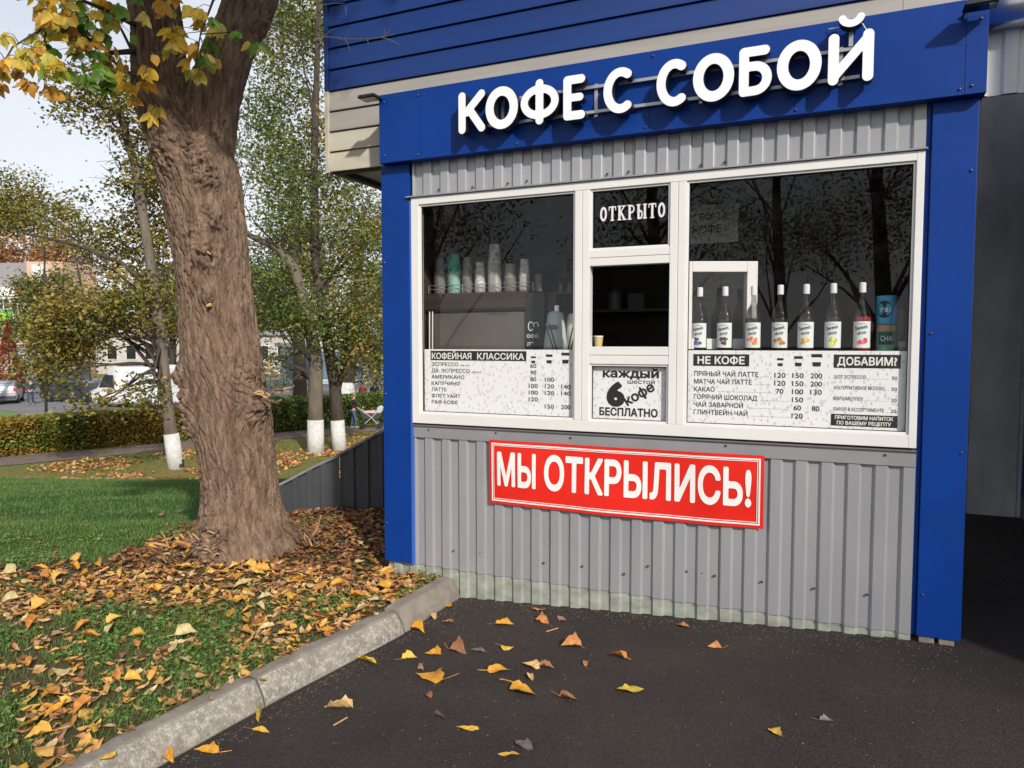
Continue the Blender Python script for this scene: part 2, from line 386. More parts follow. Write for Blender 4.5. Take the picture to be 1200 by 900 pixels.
def stroke_geo(strokes, w_, h_, nx, nz, pad=.02):
    """strokes: list of (polyline, radius); returns front polygons and boundary edges of the union"""
    xs = np.linspace(-pad, w_+pad, nx); zs = np.linspace(-pad, h_+pad, nz); X, Z = np.meshgrid(xs, zs, indexing='ij')
    D = np.full(X.shape, 9.)
    for pl, r in strokes:
        for (ax, az), (bx, bz) in zip(pl[:-1], pl[1:]):
            ux, uz = bx-ax, bz-az; L = ux*ux+uz*uz+1e-12
            t = np.clip(((X-ax)*ux+(Z-az)*uz)/L, 0, 1); D = np.minimum(D, np.hypot(X-ax-t*ux, Z-az-t*uz)-r)
    D[D == 0] = 1e-6
    V = []; key = {}; F = []
    def cv(k, p):
        if k not in key: key[k] = len(V); V.append(p)
        return key[k]
    for i in range(nx-1):
        for j in range(nz-1):
            cs = [(i, j), (i+1, j), (i+1, j+1), (i, j+1)]; dv = [D[c] for c in cs]
            if min(dv) > 0: continue
            poly = []
            for a in range(4):
                b = (a+1) % 4; A, B = cs[a], cs[b]
                if dv[a] < 0: poly.append(cv(A, (X[A], Z[A])))
                if (dv[a] < 0) != (dv[b] < 0):
                    t = dv[a]/(dv[a]-dv[b]); kk = (min(A, B), max(A, B))
                    poly.append(cv(kk, (X[A]+(X[B]-X[A])*t, Z[A]+(Z[B]-Z[A])*t)))
            if len(poly) > 2: F.append(tuple(poly))
    ed = {}
    for f in F:
        for a, b in zip(f, f[1:]+f[:1]):
            if (b, a) in ed: del ed[(b, a)]
            else: ed[(a, b)] = 1
    return V, F, list(ed)
def arc(cx, cz, rx, rz, a0, a1, n=20): return [(cx+rx*math.cos(R(a0+(a1-a0)*k/n)), cz+rz*math.sin(R(a0+(a1-a0)*k/n))) for k in range(n+1)]

# ------------------------------------------------------------------ ground, asphalt, kerb
KY = np.array([-40, 2.0, 2.853, 3.305, 3.744, 4.12, 4.8, 5.3, 12, 80.]); KX = np.array([-26, -1.93, -1.42, -1.158, -.90, -.644, -.345, -.1, 3, 40.])
def kerbx(y): return np.interp(y, KY, KX)
def asph(x, y):
    s = (x-KO.x)*math.cos(YAW) + (y-KO.y)*math.sin(YAW)
    return -.06*(3-np.clip(s, -3, 3))
def ground(x, y):
    x = np.asarray(x, float); y = np.asarray(y, float)
    y0 = 6.3 + np.maximum(0, x+1.4)*1.6
    t = np.clip((y-y0)/14.5, 0, 1); t = t*(1-.35*(1-t)); t = np.where(t < .97, t, 1-(1-t)*1)
    z = -.055 - 2.45*np.clip(t, 0, 1)
    p = np.stack([x*1.3, y*1.3, x*0], -1).reshape(-1, 3)
    n = (fbm(p, 3, 5)-.5).reshape(x.shape)
    z = z + n*.09*np.clip((kerbx(y)-x-.15)*1.5, 0, 1)
    z = z + .10*np.exp(-((x+1.95)**2+(y-5.45)**2)/.5) + .07*np.exp(-((x+1.6)**2+(y-6.9)**2)/.25)
    a = asph(x, y) - .06
    side = x > kerbx(y) - .11
    return np.where(side & (y < 9.5+np.maximum(0, x-2)*2), np.minimum(z, a), z)
def grid_lines(*segs):
    out = []
    for a, b, n in segs: out += list(np.linspace(a, b, n, endpoint=False))
    return np.array(out + [segs[-1][1]])
gx = grid_lines((-900, -120, 8), (-120, -30, 18), (-30, -8, 30), (-8, 2, 130), (2, 10, 30), (10, 60, 12), (60, 900, 8))
gy = grid_lines((-300, -30, 8), (-30, 1.5, 30), (1.5, 9, 110), (9, 30, 60), (30, 120, 22), (120, 1500, 10))
GX, GY = np.meshgrid(gx, gy, indexing='ij'); GZ = ground(GX, GY)
nx, ny = GX.shape; idx = np.arange(nx*ny).reshape(nx, ny)
T = np.stack([idx[:-1, :-1], idx[1:, :-1], idx[1:, 1:], idx[:-1, 1:]], -1).reshape(-1, 4)
gm = bpy.data.materials.new('lawn_ground'); gm.use_nodes = True; t = gm.node_tree; b = t.nodes['Principled BSDF']; b.inputs['Roughness'].default_value = .95; b.inputs['Specular IOR Level'].default_value = .15
at_ = t.nodes.new('ShaderNodeAttribute'); at_.attribute_name = 'tint'
c = t.nodes.new('ShaderNodeTexCoord'); n = t.nodes.new('ShaderNodeTexNoise'); n.inputs['Scale'].default_value = 14; n.inputs['Detail'].default_value = 10; n.inputs['Roughness'].default_value = .75
t.links.new(c.outputs['Object'], n.inputs['Vector'])
rp = t.nodes.new('ShaderNodeMapRange'); rp.inputs[1].default_value = .3; rp.inputs[2].default_value = .7; rp.inputs[3].default_value = .55; rp.inputs[4].default_value = 1.3
t.links.new(n.outputs[0], rp.inputs[0]); vm = t.nodes.new('ShaderNodeVectorMath'); vm.operation = 'SCALE'
t.links.new(at_.outputs['Color'], vm.inputs[0]); t.links.new(rp.outputs[0], vm.inputs['Scale']); t.links.new(vm.outputs[0], b.inputs['Base Color'])
bp = t.nodes.new('ShaderNodeBump'); bp.inputs['Strength'].default_value = .6; bp.inputs['Distance'].default_value = .03; t.links.new(n.outputs[0], bp.inputs['Height']); t.links.new(bp.outputs[0], b.inputs['Normal'])
def green_w(x, y):
    """1 where the lawn is open grass, 0 where leaf litter covers it"""
    p = np.stack([x*1.1, y*1.1, x*0+3], -1).reshape(-1, 3); n = (fbm(p, 3, 9).reshape(np.shape(x))-.5)
    edge = 5.25 + 1.25*np.clip((x+3.0)*1.1, 0, 1) + n*1.5
    g = np.clip((y-edge)*2.5, 0, 1)
    g = g*np.clip((20.5-y+n*8)*.4, 0, 1)
    return g
gw = green_w(GX, GY)[..., None]
p = np.stack([GX*.5, GY*.5, GX*0], -1).reshape(-1, 3); nn = fbm(p, 4, 21).reshape(GX.shape)[..., None]
tint = gw*np.array([.03, .085, .014]) + (1-gw)*(np.array([.085, .055, .03])*(1-nn)*1.6 + np.array([.03, .055, .015])*nn)
far = np.clip((GY-19)*.3, 0, 1)[..., None]
tint = tint*(1-far) + far*(np.array([.22, .14, .05])*(1-nn)*1.2 + np.array([.08, .13, .03])*nn*1.2)
go = np_mesh('ground', np.stack([GX, GY, GZ], -1).reshape(-1, 3), T, gm, tint=tint.reshape(-1, 3), smooth=True); tag(go, kind='structure')

ys = grid_lines((-40, 1.5, 30), (1.5, 9, 40), (9, 14, 4)); us = np.linspace(0, 1, 30)**1.6
AX = np.array([[kerbx(y)-.03 + u*(24-kerbx(y)) for u in us] for y in ys]); AY = np.repeat(ys[:, None], 30, 1)
a_idx = np.arange(AX.size).reshape(AX.shape)
ao = np_mesh('asphalt', np.stack([AX, AY, asph(AX, AY)], -1).reshape(-1, 3), np.stack([a_idx[:-1, :-1], a_idx[:-1, 1:], a_idx[1:, 1:], a_idx[1:, :-1]], -1).reshape(-1, 4), M['asphalt'], smooth=True)
tag(ao, kind='structure')
# asphalt: pale stones, stains and worn specks
t = M['asphalt'].node_tree; b = t.nodes['Principled BSDF']
c = t.nodes.new('ShaderNodeTexCoord'); v = t.nodes.new('ShaderNodeTexVoronoi'); v.inputs['Scale'].default_value = 34; v.inputs['Randomness'].default_value = 1
t.links.new(c.outputs['Object'], v.inputs['Vector'])
lt = t.nodes.new('ShaderNodeMath'); lt.operation = 'LESS_THAN'; lt.inputs[1].default_value = .085; t.links.new(v.outputs['Distance'], lt.inputs[0])
n = t.nodes.new('ShaderNodeTexNoise'); n.inputs['Scale'].default_value = 2.4; n.inputs['Detail'].default_value = 4; t.links.new(c.outputs['Object'], n.inputs['Vector'])
gt = t.nodes.new('ShaderNodeMapRange'); gt.inputs[1].default_value = .5; gt.inputs[2].default_value = .62; t.links.new(n.outputs[0], gt.inputs[0])
mu = t.nodes.new('ShaderNodeMath'); mu.operation = 'MULTIPLY'; t.links.new(lt.outputs[0], mu.inputs[0]); t.links.new(gt.outputs[0], mu.inputs[1])
n3 = t.nodes.new('ShaderNodeTexNoise'); n3.inputs['Scale'].default_value = 5.5; n3.inputs['Detail'].default_value = 9; n3.inputs['Roughness'].default_value = .8; t.links.new(c.outputs['Object'], n3.inputs['Vector'])
g3 = t.nodes.new('ShaderNodeMapRange'); g3.inputs[1].default_value = .64; g3.inputs[2].default_value = .72; g3.inputs[4].default_value = .45; t.links.new(n3.outputs[0], g3.inputs[0])
mx = t.nodes.new('ShaderNodeMath'); mx.operation = 'MAXIMUM'; t.links.new(mu.outputs[0], mx.inputs[0]); t.links.new(g3.outputs[0], mx.inputs[1])
old = b.inputs['Base Color'].links[0].from_socket
gv = t.nodes.new('ShaderNodeTexVoronoi'); gv.inputs['Scale'].default_value = 150; t.links.new(c.outputs['Object'], gv.inputs['Vector'])
sr = t.nodes.new('ShaderNodeSeparateColor'); t.links.new(gv.outputs['Color'], sr.inputs[0])
gr_ = t.nodes.new('ShaderNodeMapRange'); gr_.inputs[1].default_value = .0; gr_.inputs[3].default_value = .68; gr_.inputs[4].default_value = 1.38; t.links.new(sr.outputs[0], gr_.inputs[0])
gs = t.nodes.new('ShaderNodeVectorMath'); gs.operation = 'SCALE'; t.links.new(old, gs.inputs[0]); t.links.new(gr_.outputs[0], gs.inputs['Scale']); old = gs.outputs[0]
xx = t.nodes.new('ShaderNodeMix'); xx.data_type = 'RGBA'; xx.inputs[7].default_value = (.12, .11, .10, 1)
t.links.new(mx.outputs[0], xx.inputs[0]); t.links.new(old, xx.inputs[6]); t.links.new(xx.outputs[2], b.inputs['Base Color'])

# kerb: separate stones, old whitewash flaking off the bevel
km = M['concrete'].copy(); km.name = 'kerb_flaking_paint'; t = km.node_tree; b = t.nodes['Principled BSDF']; old = b.inputs['Base Color'].links[0].from_socket
c = t.nodes.new('ShaderNodeTexCoord'); n = t.nodes.new('ShaderNodeTexNoise'); n.inputs['Scale'].default_value = 34; n.inputs['Detail'].default_value = 12; n.inputs['Roughness'].default_value = .9
t.links.new(c.outputs['Object'], n.inputs['Vector']); g = t.nodes.new('ShaderNodeMapRange'); g.inputs[1].default_value = .49; g.inputs[2].default_value = .58; t.links.new(n.outputs[0], g.inputs[0])
x = t.nodes.new('ShaderNodeMix'); x.data_type = 'RGBA'; x.inputs[7].default_value = (.46, .44, .39, 1)
t.links.new(g.outputs[0], x.inputs[0]); t.links.new(old, x.inputs[6]); t.links.new(x.outputs[2], b.inputs['Base Color'])
kerb = thing('kerb', None, None, kind='structure')
def kerb_stone(p0, p1, zt, painted, jit=0):
    p0 = Vector((*p0, 0)); p1 = Vector((*p1, 0)); d = (p1-p0).normalized(); nrm = Vector((-d.y, d.x, 0))   # nrm to the lawn side
    N = 16; prof = [(.0, -.35), (0, -.118), (.012, -.072), (.045, -.022), (.062, -.006), (.075, 0), (.145, 0), (.155, -.008), (.155, -.35)]
    L = (p1-p0).length; rings = []; V = []
    r2 = random.Random(int(p0.x*999)+3)
    for i in range(N+1):
        f = i/N; e = .006 if i in (0, N) else 0
        q = p0 + d*(L*f + (.004 if i == 0 else -.004 if i == N else 0))
        for j, (a, z) in enumerate(prof):
            wob = (vnoise(np.array([[q.x*9+j*3, q.y*9, j*1.7]]), 3)[0]-.5)*.010
            V.append(q + nrm*(a + (e if a < .05 else -e if a > .14 else 0) + wob*.8) + Vector((0, 0, zt+z-e+wob)))
    m = len(prof); F1 = []; F2 = []
    for i in range(N):
        for j in range(m-1):
            (F2 if 1 <= j <= 3 and painted else F1).append((i*m+j, (i+1)*m+j, (i+1)*m+j+1, i*m+j+1))
    F1 += [tuple(range(m)), tuple(N*m + k for k in range(m-1, -1, -1))]
    me = bpy.data.meshes.new('kerb_stone'); me.from_pydata([tuple(v) for v in V], [], F1+F2)
    me.materials.append(M['concrete']); me.materials.append(km)
    for i, pl in enumerate(me.polygons): pl.material_index = 1 if i >= len(F1) else 0
    import bmesh
    bm = bmesh.new(); bm.from_mesh(me); bmesh.ops.recalc_face_normals(bm, faces=bm.faces); bm.to_mesh(me); bm.free()
    o = bpy.data.objects.new('kerb_stone', me); COL.objects.link(o); o.parent = kerb
    return o
for p0, p1, zt, pa in [((-.345, 4.80), (-.63, 4.205), -.030, False), ((-.63, 4.19), (-1.169, 3.35), -.042, True), ((-1.169, 3.35), (-1.655, 2.47), -.046, True),
                       ((-1.655, 2.47), (-2.18, 1.62), -.05, True), ((-2.18, 1.62), (-2.7, .76), -.05, True), ((-2.7, .76), (-3.2, -.1), -.05, True)]:
    kerb_stone(p1, p0, zt, pa)

# ------------------------------------------------------------------ the coffee kiosk
PITCH = .1305; PH = .531 % PITCH     # right edge of each rib
kiosk = thing('coffee_kiosk', 'blue and grey coffee kiosk with white framed serving window', 'kiosk', (0, 0, 0), 'K')
def corr(s0, s1, z0, z1, d=0, dep=.016, flank=.013, thick=True, zt=None, zb=None):
    """corrugated sheet: ribs proud of the base plane; bottom/top may be functions of s"""
    pts = []; k = math.floor((s0-PH)/PITCH) - 1
    def off(s):
        u = ((s-PH) % PITCH)          # 0 at the right end of a rib
        w2 = PITCH/2
        if u < flank*.5: return -dep+dep*.22*(u/(flank*.5))      # pressed edge, then the steep flank
        if u < flank: return -dep*.78*(1-(u-flank*.5)/(flank*.5))
        if u < w2: return 0
        if u < w2+flank: return -dep*(u-w2)/flank
        return -dep
    ss = {s0, s1}
    while PH + k*PITCH < s1+PITCH:
        for e in (0, flank*.5, flank, PITCH/2, PITCH/2+flank):
            q = PH + k*PITCH + e
            if s0 < q < s1: ss.add(q)
        k += 1
    ss = sorted(ss); mb = MB(); V = []; F = []
    for s in ss:
        o = off(min(max(s, s0+1e-5), s1-1e-5)); a = zb(s) if zb else z0; c_ = zt(s) if zt else z1
        V += [(s, d+o, a), (s, d+o, c_), (s, d+o+.0012, a), (s, d+o+.0012, c_)]
    for i in range(len(ss)-1):
        a, c_ = 4*i, 4*i+4
        F += [(a, c_, c_+1, a+1), (a+2, a+3, c_+3, c_+2), (a+1, c_+1, c_+3, a+3), (a, a+2, c_+2, c_)]
    return mb.add(V, F)
for a, b2 in ((.002, .985), (.987, 2.03), (2.032, 3.012)):
    corr(a, b2, .03, .915, zb=lambda s: .026+.002*math.sin(s*9)+.001*math.sin(s*31)).build('corrugated_sheet', M['metal'], kiosk, fix=False)
for a, b2 in ((.002, 1.5), (1.502, 3.012)): corr(a, b2, 2.53, 2.755).build('corrugated_sheet', M['metal'], kiosk, fix=False)
for a, b2 in ((-.225, 1.1), (1.1, 2.2), (2.2, 3.012)):
    corr(a, b2, -.2, .06, d=.006, zb=lambda s: -.06*(3-s)-.014).build('skirt_sheet', M['skirt'], kiosk, fix=False)
MB().prism([(-.022, .912), (-.022, .98), (-.034, .992), (-.036, .996), (0, .999), (0, .912)], 0, .001, 3.012).build('flashing', M['flash'], kiosk)
MB().prism([(-.05, 2.523), (-.05, 2.531), (-.02, 2.536), (-.02, 2.523)], 0, -.035, 3.02).build('flashing', M['trimgrey'], kiosk)
def screws(pts, d, parent):
    src = None
    for s, z in pts:
        if src is None:
            src = MB().lathe([(.0075, 0), (.0075, .0025), (.0048, .005), (.0045, .007), (0.001, .008)], n=8).build('screw', M['screw'], parent); src.rotation_euler = (math.pi/2, 0, 0); src.location = (s, d, z)
        else: share(src, 'screw', parent, (s, d, z), (math.pi/2, 0, 0))
screws([(.622, .972), (1.132, .965), (2.062, .969), (2.87, .966), (.12, .967)], -.022, kiosk)
screws([(.952, .153), (1.209, .163), (1.476, .149), (1.85, .212), (1.939, .214), (2.012, .208), (1.622, .215), (2.27, .207), (2.542, .206), (2.804, .209), (.5, .16), (.3, .155)], -.010, kiosk)
screws([(-.16, 2.80), (-.16, 3.15), (.10, 2.78), (.10, 3.16), (.8, 2.775), (1.6, 2.78), (1.64, 3.17), (2.4, 2.775), (3.14, 2.78), (3.19, 2.79), (3.22, 3.1)], -.101, kiosk)
screws([(-.215, .3), (-.215, 1.2), (-.215, 2.1), (3.06, .25), (3.21, 1.0), (3.06, 1.6), (3.21, 2.4)], -.033, kiosk)
screws([(.2, 2.565), (.45, 2.56), (.7, 2.563), (.83, 2.566), (1.35, 2.56), (1.48, 2.562), (1.9, 2.56), (2.03, 2.564), (2.6, 2.56), (2.86, 2.562)], -.008, kiosk)
# corner posts
for a, b2 in ((-.236, -.014), (3.036, 3.236)):
    MB().box(a, -.032, .032, b2, .10, 2.752).build('corner_post', M['blue'], kiosk, bevel=.004)
MB().box(3.013, -.012, .03, 3.034, .09, 2.752).build('corner_trim', M['blue'], kiosk, bevel=.002)
MB().box(-.012, -.036, .03, .0, .03, 2.50).build('corner_trim', cm('blue_edge_sheen', (.03, .12, .5), .3), kiosk)  # lighter blue strip paints the sheen of the post's shiny corner
for a in (3.05, 3.14): MB().box(a, -.02, -.02, a+.07, .06, .030).build('foot_block', M['concrete'], kiosk, bevel=.004)
# fascia
MB().box(-.195, -.092, 2.757, 3.245, .088, 3.195).build('fascia_core', M['black'], kiosk)
for a, b2 in ((-.2, .118), (.120, 1.62), (1.622, 3.158), (3.160, 3.252)):
    MB().box(a, -.1, 2.752, b2, -.0925, 3.2).build('fascia_panel', M['blue'], kiosk, bevel=.0015)
MB().box(-.2, -.0922, 2.752, -.1955, .09, 3.2).build('fascia_end', M['blue'], kiosk)
MB().box(3.2455, -.0922, 2.752, 3.252, .09, 3.2).build('fascia_end', M['blue'], kiosk)
MB().box(-.19, -.08, 3.1955, 3.24, .09, 3.203).build('fascia_cap', M['blue'], kiosk)
MB().box(-.19, -.095, 2.7535, 3.24, .0, 2.7565).build('fascia_soffit', M['blue'], kiosk)
# body
wl = M['metal']
MB().box(-.2, .101, -.3, -.17, 2.2, 2.735).build('side_wall', wl, kiosk)
MB().box(3.17, .101, -.3, 3.2, 2.2, 2.735).build('side_wall', wl, kiosk)
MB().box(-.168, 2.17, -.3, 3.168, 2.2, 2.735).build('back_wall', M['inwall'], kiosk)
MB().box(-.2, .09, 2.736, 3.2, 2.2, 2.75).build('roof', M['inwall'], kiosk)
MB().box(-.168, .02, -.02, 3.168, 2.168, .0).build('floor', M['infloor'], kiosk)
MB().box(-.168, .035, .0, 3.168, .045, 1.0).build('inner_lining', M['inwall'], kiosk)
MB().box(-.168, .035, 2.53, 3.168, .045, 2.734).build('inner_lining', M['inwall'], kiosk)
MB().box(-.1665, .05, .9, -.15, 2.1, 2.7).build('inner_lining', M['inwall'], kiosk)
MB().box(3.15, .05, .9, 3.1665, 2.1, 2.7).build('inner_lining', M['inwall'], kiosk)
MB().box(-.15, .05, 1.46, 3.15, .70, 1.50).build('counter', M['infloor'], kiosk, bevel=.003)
# window
def bar(a, z0, b2, z1, d0=-.035, d1=.03, par=None, bev=.004, name='window_frame'):
    return MB().box(a, d0, z0, b2, d1, z1).build(name, M['pvc'], par or kiosk, bevel=bev)
win = MB()
for q in [(0, 1.01, .058, 2.52), (2.973, 1.01, 3.01, 2.52), (.058, 2.472, 2.973, 2.52), (.058, 1.01, 2.973, 1.078)]:
    win.box(q[0], -.035, q[1], q[2], .03, q[3])
win.build('window_frame', M['pvc'], kiosk, bevel=.003)
wf = win = MB()
for q in [(1.157, 1.078, 1.2035, 2.472), (1.2055, 1.078, 1.252, 2.472), (1.733, 1.078, 1.7785, 2.472), (1.7805, 1.078, 1.826, 2.472)]:
    MB().box(q[0], -.034, q[1], q[2], .03, q[3]).build('mullion', M['pvc'], kiosk, bevel=.003)
for q in [(1.252, 2.015, 1.733, 2.0615), (1.252, 2.0635, 1.733, 2.11), (1.252, 1.425, 1.733, 1.477), (1.252, 1.479, 1.733, 1.53)]:
    MB().box(q[0], -.032, q[1], q[2], .03, q[3]).build('transom', M['pvc'], kiosk, bevel=.003)
PN = {'left': (.058, 1.078, 1.157, 2.472), 'top': (1.252, 2.11, 1.733, 2.472), 'low': (1.252, 1.078, 1.733, 1.425), 'right': (1.826, 1.078, 2.973, 2.472)}
for k, (a, z0, b2, z1) in PN.items():
    g = .012; mb = MB()
    mb.box(a, -.024, z0, a+g, .0, z1); mb.box(b2-g, -.024, z0, b2, .0, z1); mb.box(a+g, -.024, z0, b2-g, .0, z0+g); mb.box(a+g, -.024, z1-g, b2-g, .0, z1)
    bead = mb.build('glazing_bead', M['pvc'], kiosk, bevel=.002)
    g2 = g+.004; mb = MB()
    mb.box(a+g, -.012, z0+g, a+g2, -.004, z1-g); mb.box(b2-g2, -.012, z0+g, b2-g, -.004, z1-g); mb.box(a+g2, -.012, z0+g, b2-g2, -.004, z0+g2); mb.box(a+g2, -.012, z1-g2, b2-g2, -.004, z1-g)
    mb.build('gasket', M['gasket'], bead)
    MB().box(a+g*.5, .0005, z0+g*.5, b2-g*.5, .0055, z1-g*.5).build('glass_pane', M['pane'], kiosk)
# opened casement, folded back inside behind the right pane
def rotq(p, c_, a): x, y = p[0]-c_[0], p[1]-c_[1]; return (c_[0]+x*math.cos(a)-y*math.sin(a), c_[1]+x*math.sin(a)+y*math.cos(a), p[2])
def rot_mb(mb, c_, a): mb.v = [rotq(v, c_, a) for v in mb.v]; return mb
CA = R(24); CC = (1.785, .05)
mb = MB()
a, b2, z0, z1, fw = 1.79, 2.235, 1.515, 2.03, .062
mb.box(a, .05, z0, a+fw, .11, z1); mb.box(b2-fw, .05, z0, b2, .11, z1); mb.box(a+fw, .05, z1-fw, b2-fw, .11, z1); mb.box(a+fw, .05, z0, b2-fw, .11, z0+fw)
cas = rot_mb(mb, CC, CA).build('open_casement', M['pvc'], kiosk, bevel=.003)
rot_mb(MB().box(a+fw*.8, .076, z0+fw*.8, b2-fw*.8, .082, z1-fw*.8), CC, CA).build('glass_pane', M['pane'], cas)
rot_mb(MB().box(b2-.04, .022, 1.745, b2-.02, .05, 1.775).box(b2-.042, .015, 1.66, b2-.018, .024, 1.775), CC, CA).build('handle', M['pvc'], cas)

# lit sign: channel letters on two rails
sign = thing('channel_letter_sign', 'big rounded white letters КОФЕ С СОБОЙ standing off the blue fascia on metal rails', 'sign', (1.6, -.1, 2.85), 'K')
LH = .252; LZ = 2.846; r = .098
def ell(w_, rr=None): rr = rr or r; return arc(w_/2, .5, w_/2-rr, .5-rr, 0, 360, 36)
def letter(ch, w_):
    if ch == 'К': return [([(r, r), (r, 1-r)], r), ([(w_-r, 1-r), (r+.12, .50)], r), ([(r+.2, .56), (w_-r, r)], r)]
    if ch == 'О': return [(ell(w_, .108), .108)]
    if ch == 'Ф': return [([(w_/2, -.02+r), (w_/2, 1.02-r)], r), (arc(w_/2, .5, w_/2-r, .30, 0, 360, 36), .092)]
    if ch == 'Е': return [([(r, r), (r, 1-r)], r), ([(r, 1-r), (w_-r, 1-r)], r), ([(r, .5), (w_-r-.03, .5)], .088), ([(r, r), (w_-r, r)], r)]
    if ch == 'С': return [(arc(w_*.56, .5, w_*.56-r, .5-r, 58, 302, 30), r)]
    if ch == 'Б': return [([(r, r), (r, 1-r)], r), ([(r, 1-r), (w_-r-.05, 1-r)], r), ([(r, .60), (w_*.48, .60)] + arc(w_*.48, .35, w_*.52-r, .25, 90, -90, 16) + [(r, r)], .094)]
    if ch == 'Й': return [([(r, r), (r, 1-r)], r), ([(w_-r, r), (w_-r, 1-r)], r), ([(r, r+.05), (w_-r, 1-r-.05)], .092), (arc(w_*.5, 1.30, .17, .14, 195, 345, 14), .072)]
for ch, a, b2 in [('К', .451, .634), ('О', .637, .852), ('Ф', .868, 1.112), ('Е', 1.139, 1.272), ('С', 1.381, 1.558), ('С', 1.684, 1.858), ('О', 1.882, 2.096), ('Б', 2.121, 2.286), ('О', 2.309, 2.522), ('Й', 2.552, 2.758)]:
    w_ = (b2-a)/LH; V, F, E_ = stroke_geo(letter(ch, w_), w_, 1.4 if ch == 'Й' else 1, int(46*w_)+6, 66 if ch == 'Й' else 48)
    dz = random.uniform(-.003, .003)
    P3 = lambda d: [(a+v[0]*LH, d, LZ+dz+v[1]*LH) for v in V]
    n_ = len(V)
    ob = MB().add(P3(-.2), F).build('letter', M['white'], sign)
    side = MB().add(P3(-.1985)+P3(-.135), [(i, j, j+n_, i+n_) for i, j in E_] + [tuple(q+n_ for q in f[::-1]) for f in F])
    side.build('letter_return', M['black'], ob)
MB().box(.60, -.128, 2.888, 2.70, -.112, 2.906).build('rail', M['rail'], sign, bevel=.001)
MB().box(.80, -.128, 3.030, 2.72, -.112, 3.048).build('rail', M['rail'], sign, bevel=.001)
MB().box(2.645, -.133, 3.05, 2.665, -.118, 3.14).build('bracket', M['rail'], sign)
for s in (.7, 1.3, 1.9, 2.6):
    MB().box(s, -.1115, 2.87, s+.02, -.1005, 3.06).build('bracket', M['rail'], sign)
MB().tube([(2.73, -.15, 3.10), (2.69, -.17, 3.165), (2.64, -.16, 3.17), (2.60, -.14, 3.15), (2.55, -.11, 3.16)], .0025, 5).build('cable', M['bwhite'], sign)

# floodlights on the fascia
def flood(s, z, lab, d=-.1, flip=1):
    f = thing('floodlight', lab, 'floodlight', (s, d, z), 'K', group='floodlights on the fascia')
    MB().tube([(s+.07*flip, d+.02, z-.02), (s+.05*flip, d-.02, z+.015), (s, d-.04, z+.015)], .006, 6).build('bracket', M['black'], f)
    MB().prism([(s-.07, z), (s+.07, z), (s+.06, z+.02), (s-.06, z+.02)], 1, d-.14, d-.045).build('housing', M['black'], f, bevel=.004)
    MB().box(s-.06, d-.13, z-.003, s+.06, d-.05, z-.0005).build('lens', M['darkglass'], f)
    return f
flood(-.235, 3.165, 'small black floodlight on the left end of the blue fascia', -.06, flip=1)
flood(3.20, 3.12, 'black floodlight over the right end of the fascia above the post', -.10, flip=-1)

# ------------------------------------------------------------------ pavilion behind
pav = thing('pavilion', 'larger pavilion with blue and beige lap siding overhanging behind the kiosk', 'building', (-.8, .1, 2.79), 'K')
z = 2.79; i = 0
while z < 5.2:
    h = .144 if i < 4 else .15
    m = [M['siding2'], M['siding2'], M['siding'], M['siding']][i] if i < 4 else M['blue_side']
    for a, b2 in ((-.765, 2.9), (2.902, 7.2)):
        MB().prism([(.104, z+.006), (.104, z+.020), (.118, z+h-.001), (.135, z+h-.001), (.135, z+.006)], 0, a, b2).build('siding_board', m, pav)
        if i == 4: pass
    z += h; i += 1
MB().box(-.76, .136, 2.80, 7.2, .16, 5.2).build('wall_backing', M['black'], pav)
MB().box(-.80, .096, 2.785, -.768, .16, 3.366).build('corner_trim', M['siding2'], pav, bevel=.002)
MB().box(-.80, .096, 3.368, -.768, .16, 5.2).build('corner_trim', M['blue_side'], pav, bevel=.002)
z = 2.79; i = 0
while z < 5.2:
    h = .144 if i < 4 else .15
    MB().prism([(-.798, z+.006), (-.798, z+.02), (-.784, z+h-.001), (-.77, z+h-.001), (-.77, z+.006)], 1, .162, 5.5).build('siding_board', M['siding'] if i < 4 else M['blue_side'], pav)
    z += h; i += 1
wpan = cm('soffit_panel', (.72, .74, .78), .5)
dk = cm('dark_beam', (.03, .03, .035), .5)
for y0 in np.arange(.17, 5.4, .9):
    for a in np.arange(-.76, 3.0, 1.3):
        MB().box(a+.03, y0+.03, 2.83, a+1.27, y0+.87, 2.84).build('soffit_panel', wpan, pav)
for y0 in np.arange(.14, 5.6, .9): MB().box(-.765, y0, 2.785, 3.14, y0+.05, 2.85).build('beam', dk, pav)
for a in np.arange(-.765, 3.2, 1.3): MB().box(a, .191, 2.79, a+.045, 5.5, 2.848).build('beam', dk, pav)
MB().box(-.79, .1, 5.2, 3.2, 5.6, 5.3).build('roof', M['darkmetal'], pav)
gd = cm('grey_wall_panel', (.72, .72, .71), .55, var=(.36, .37, .38), vscale=2, stretch=(1, 1, .4))
for a in np.arange(3.0, 4.15, .38):
    MB().box(a, 3.4, -.1, min(a+.374, 4.17), 3.45, 4.4).build('wall_panel', gd, pav, bevel=.003)
MB().box(4.18, 3.3, .18, 7.2, 3.5, 4.4).build('wing_wall', M['blue'], pav, bevel=.004)
MB().box(4.18, 3.33, -.1, 7.2, 3.5, .178).build('plinth', M['concrete'], pav)
MB().box(4.6, -1.13, -.1, 4.8, 3.29, 4.6).build('wing_wall', M['blue_side'], pav)  # unseen wall, added and sized to shade the passage and apron
# rain gutter and corrugated apron over the passage
gut = thing('passage_gutter', 'round silver gutter above grey corrugated apron over the dark passage right of the kiosk', 'gutter', (3.3, .0, 2.85), 'K')
MB().tube([(3.262, .03, 3.185), (4.0, .03, 3.185), (4.59, .03, 3.185)], .098, 24).build('gutter_pipe', cm('silver_gutter', (.62, .63, .65), .28, metal=.85), gut, smooth=True)
corr(3.262, 4.59, 2.782, 3.10, d=.085).build('corrugated_apron', gd, gut, fix=False)

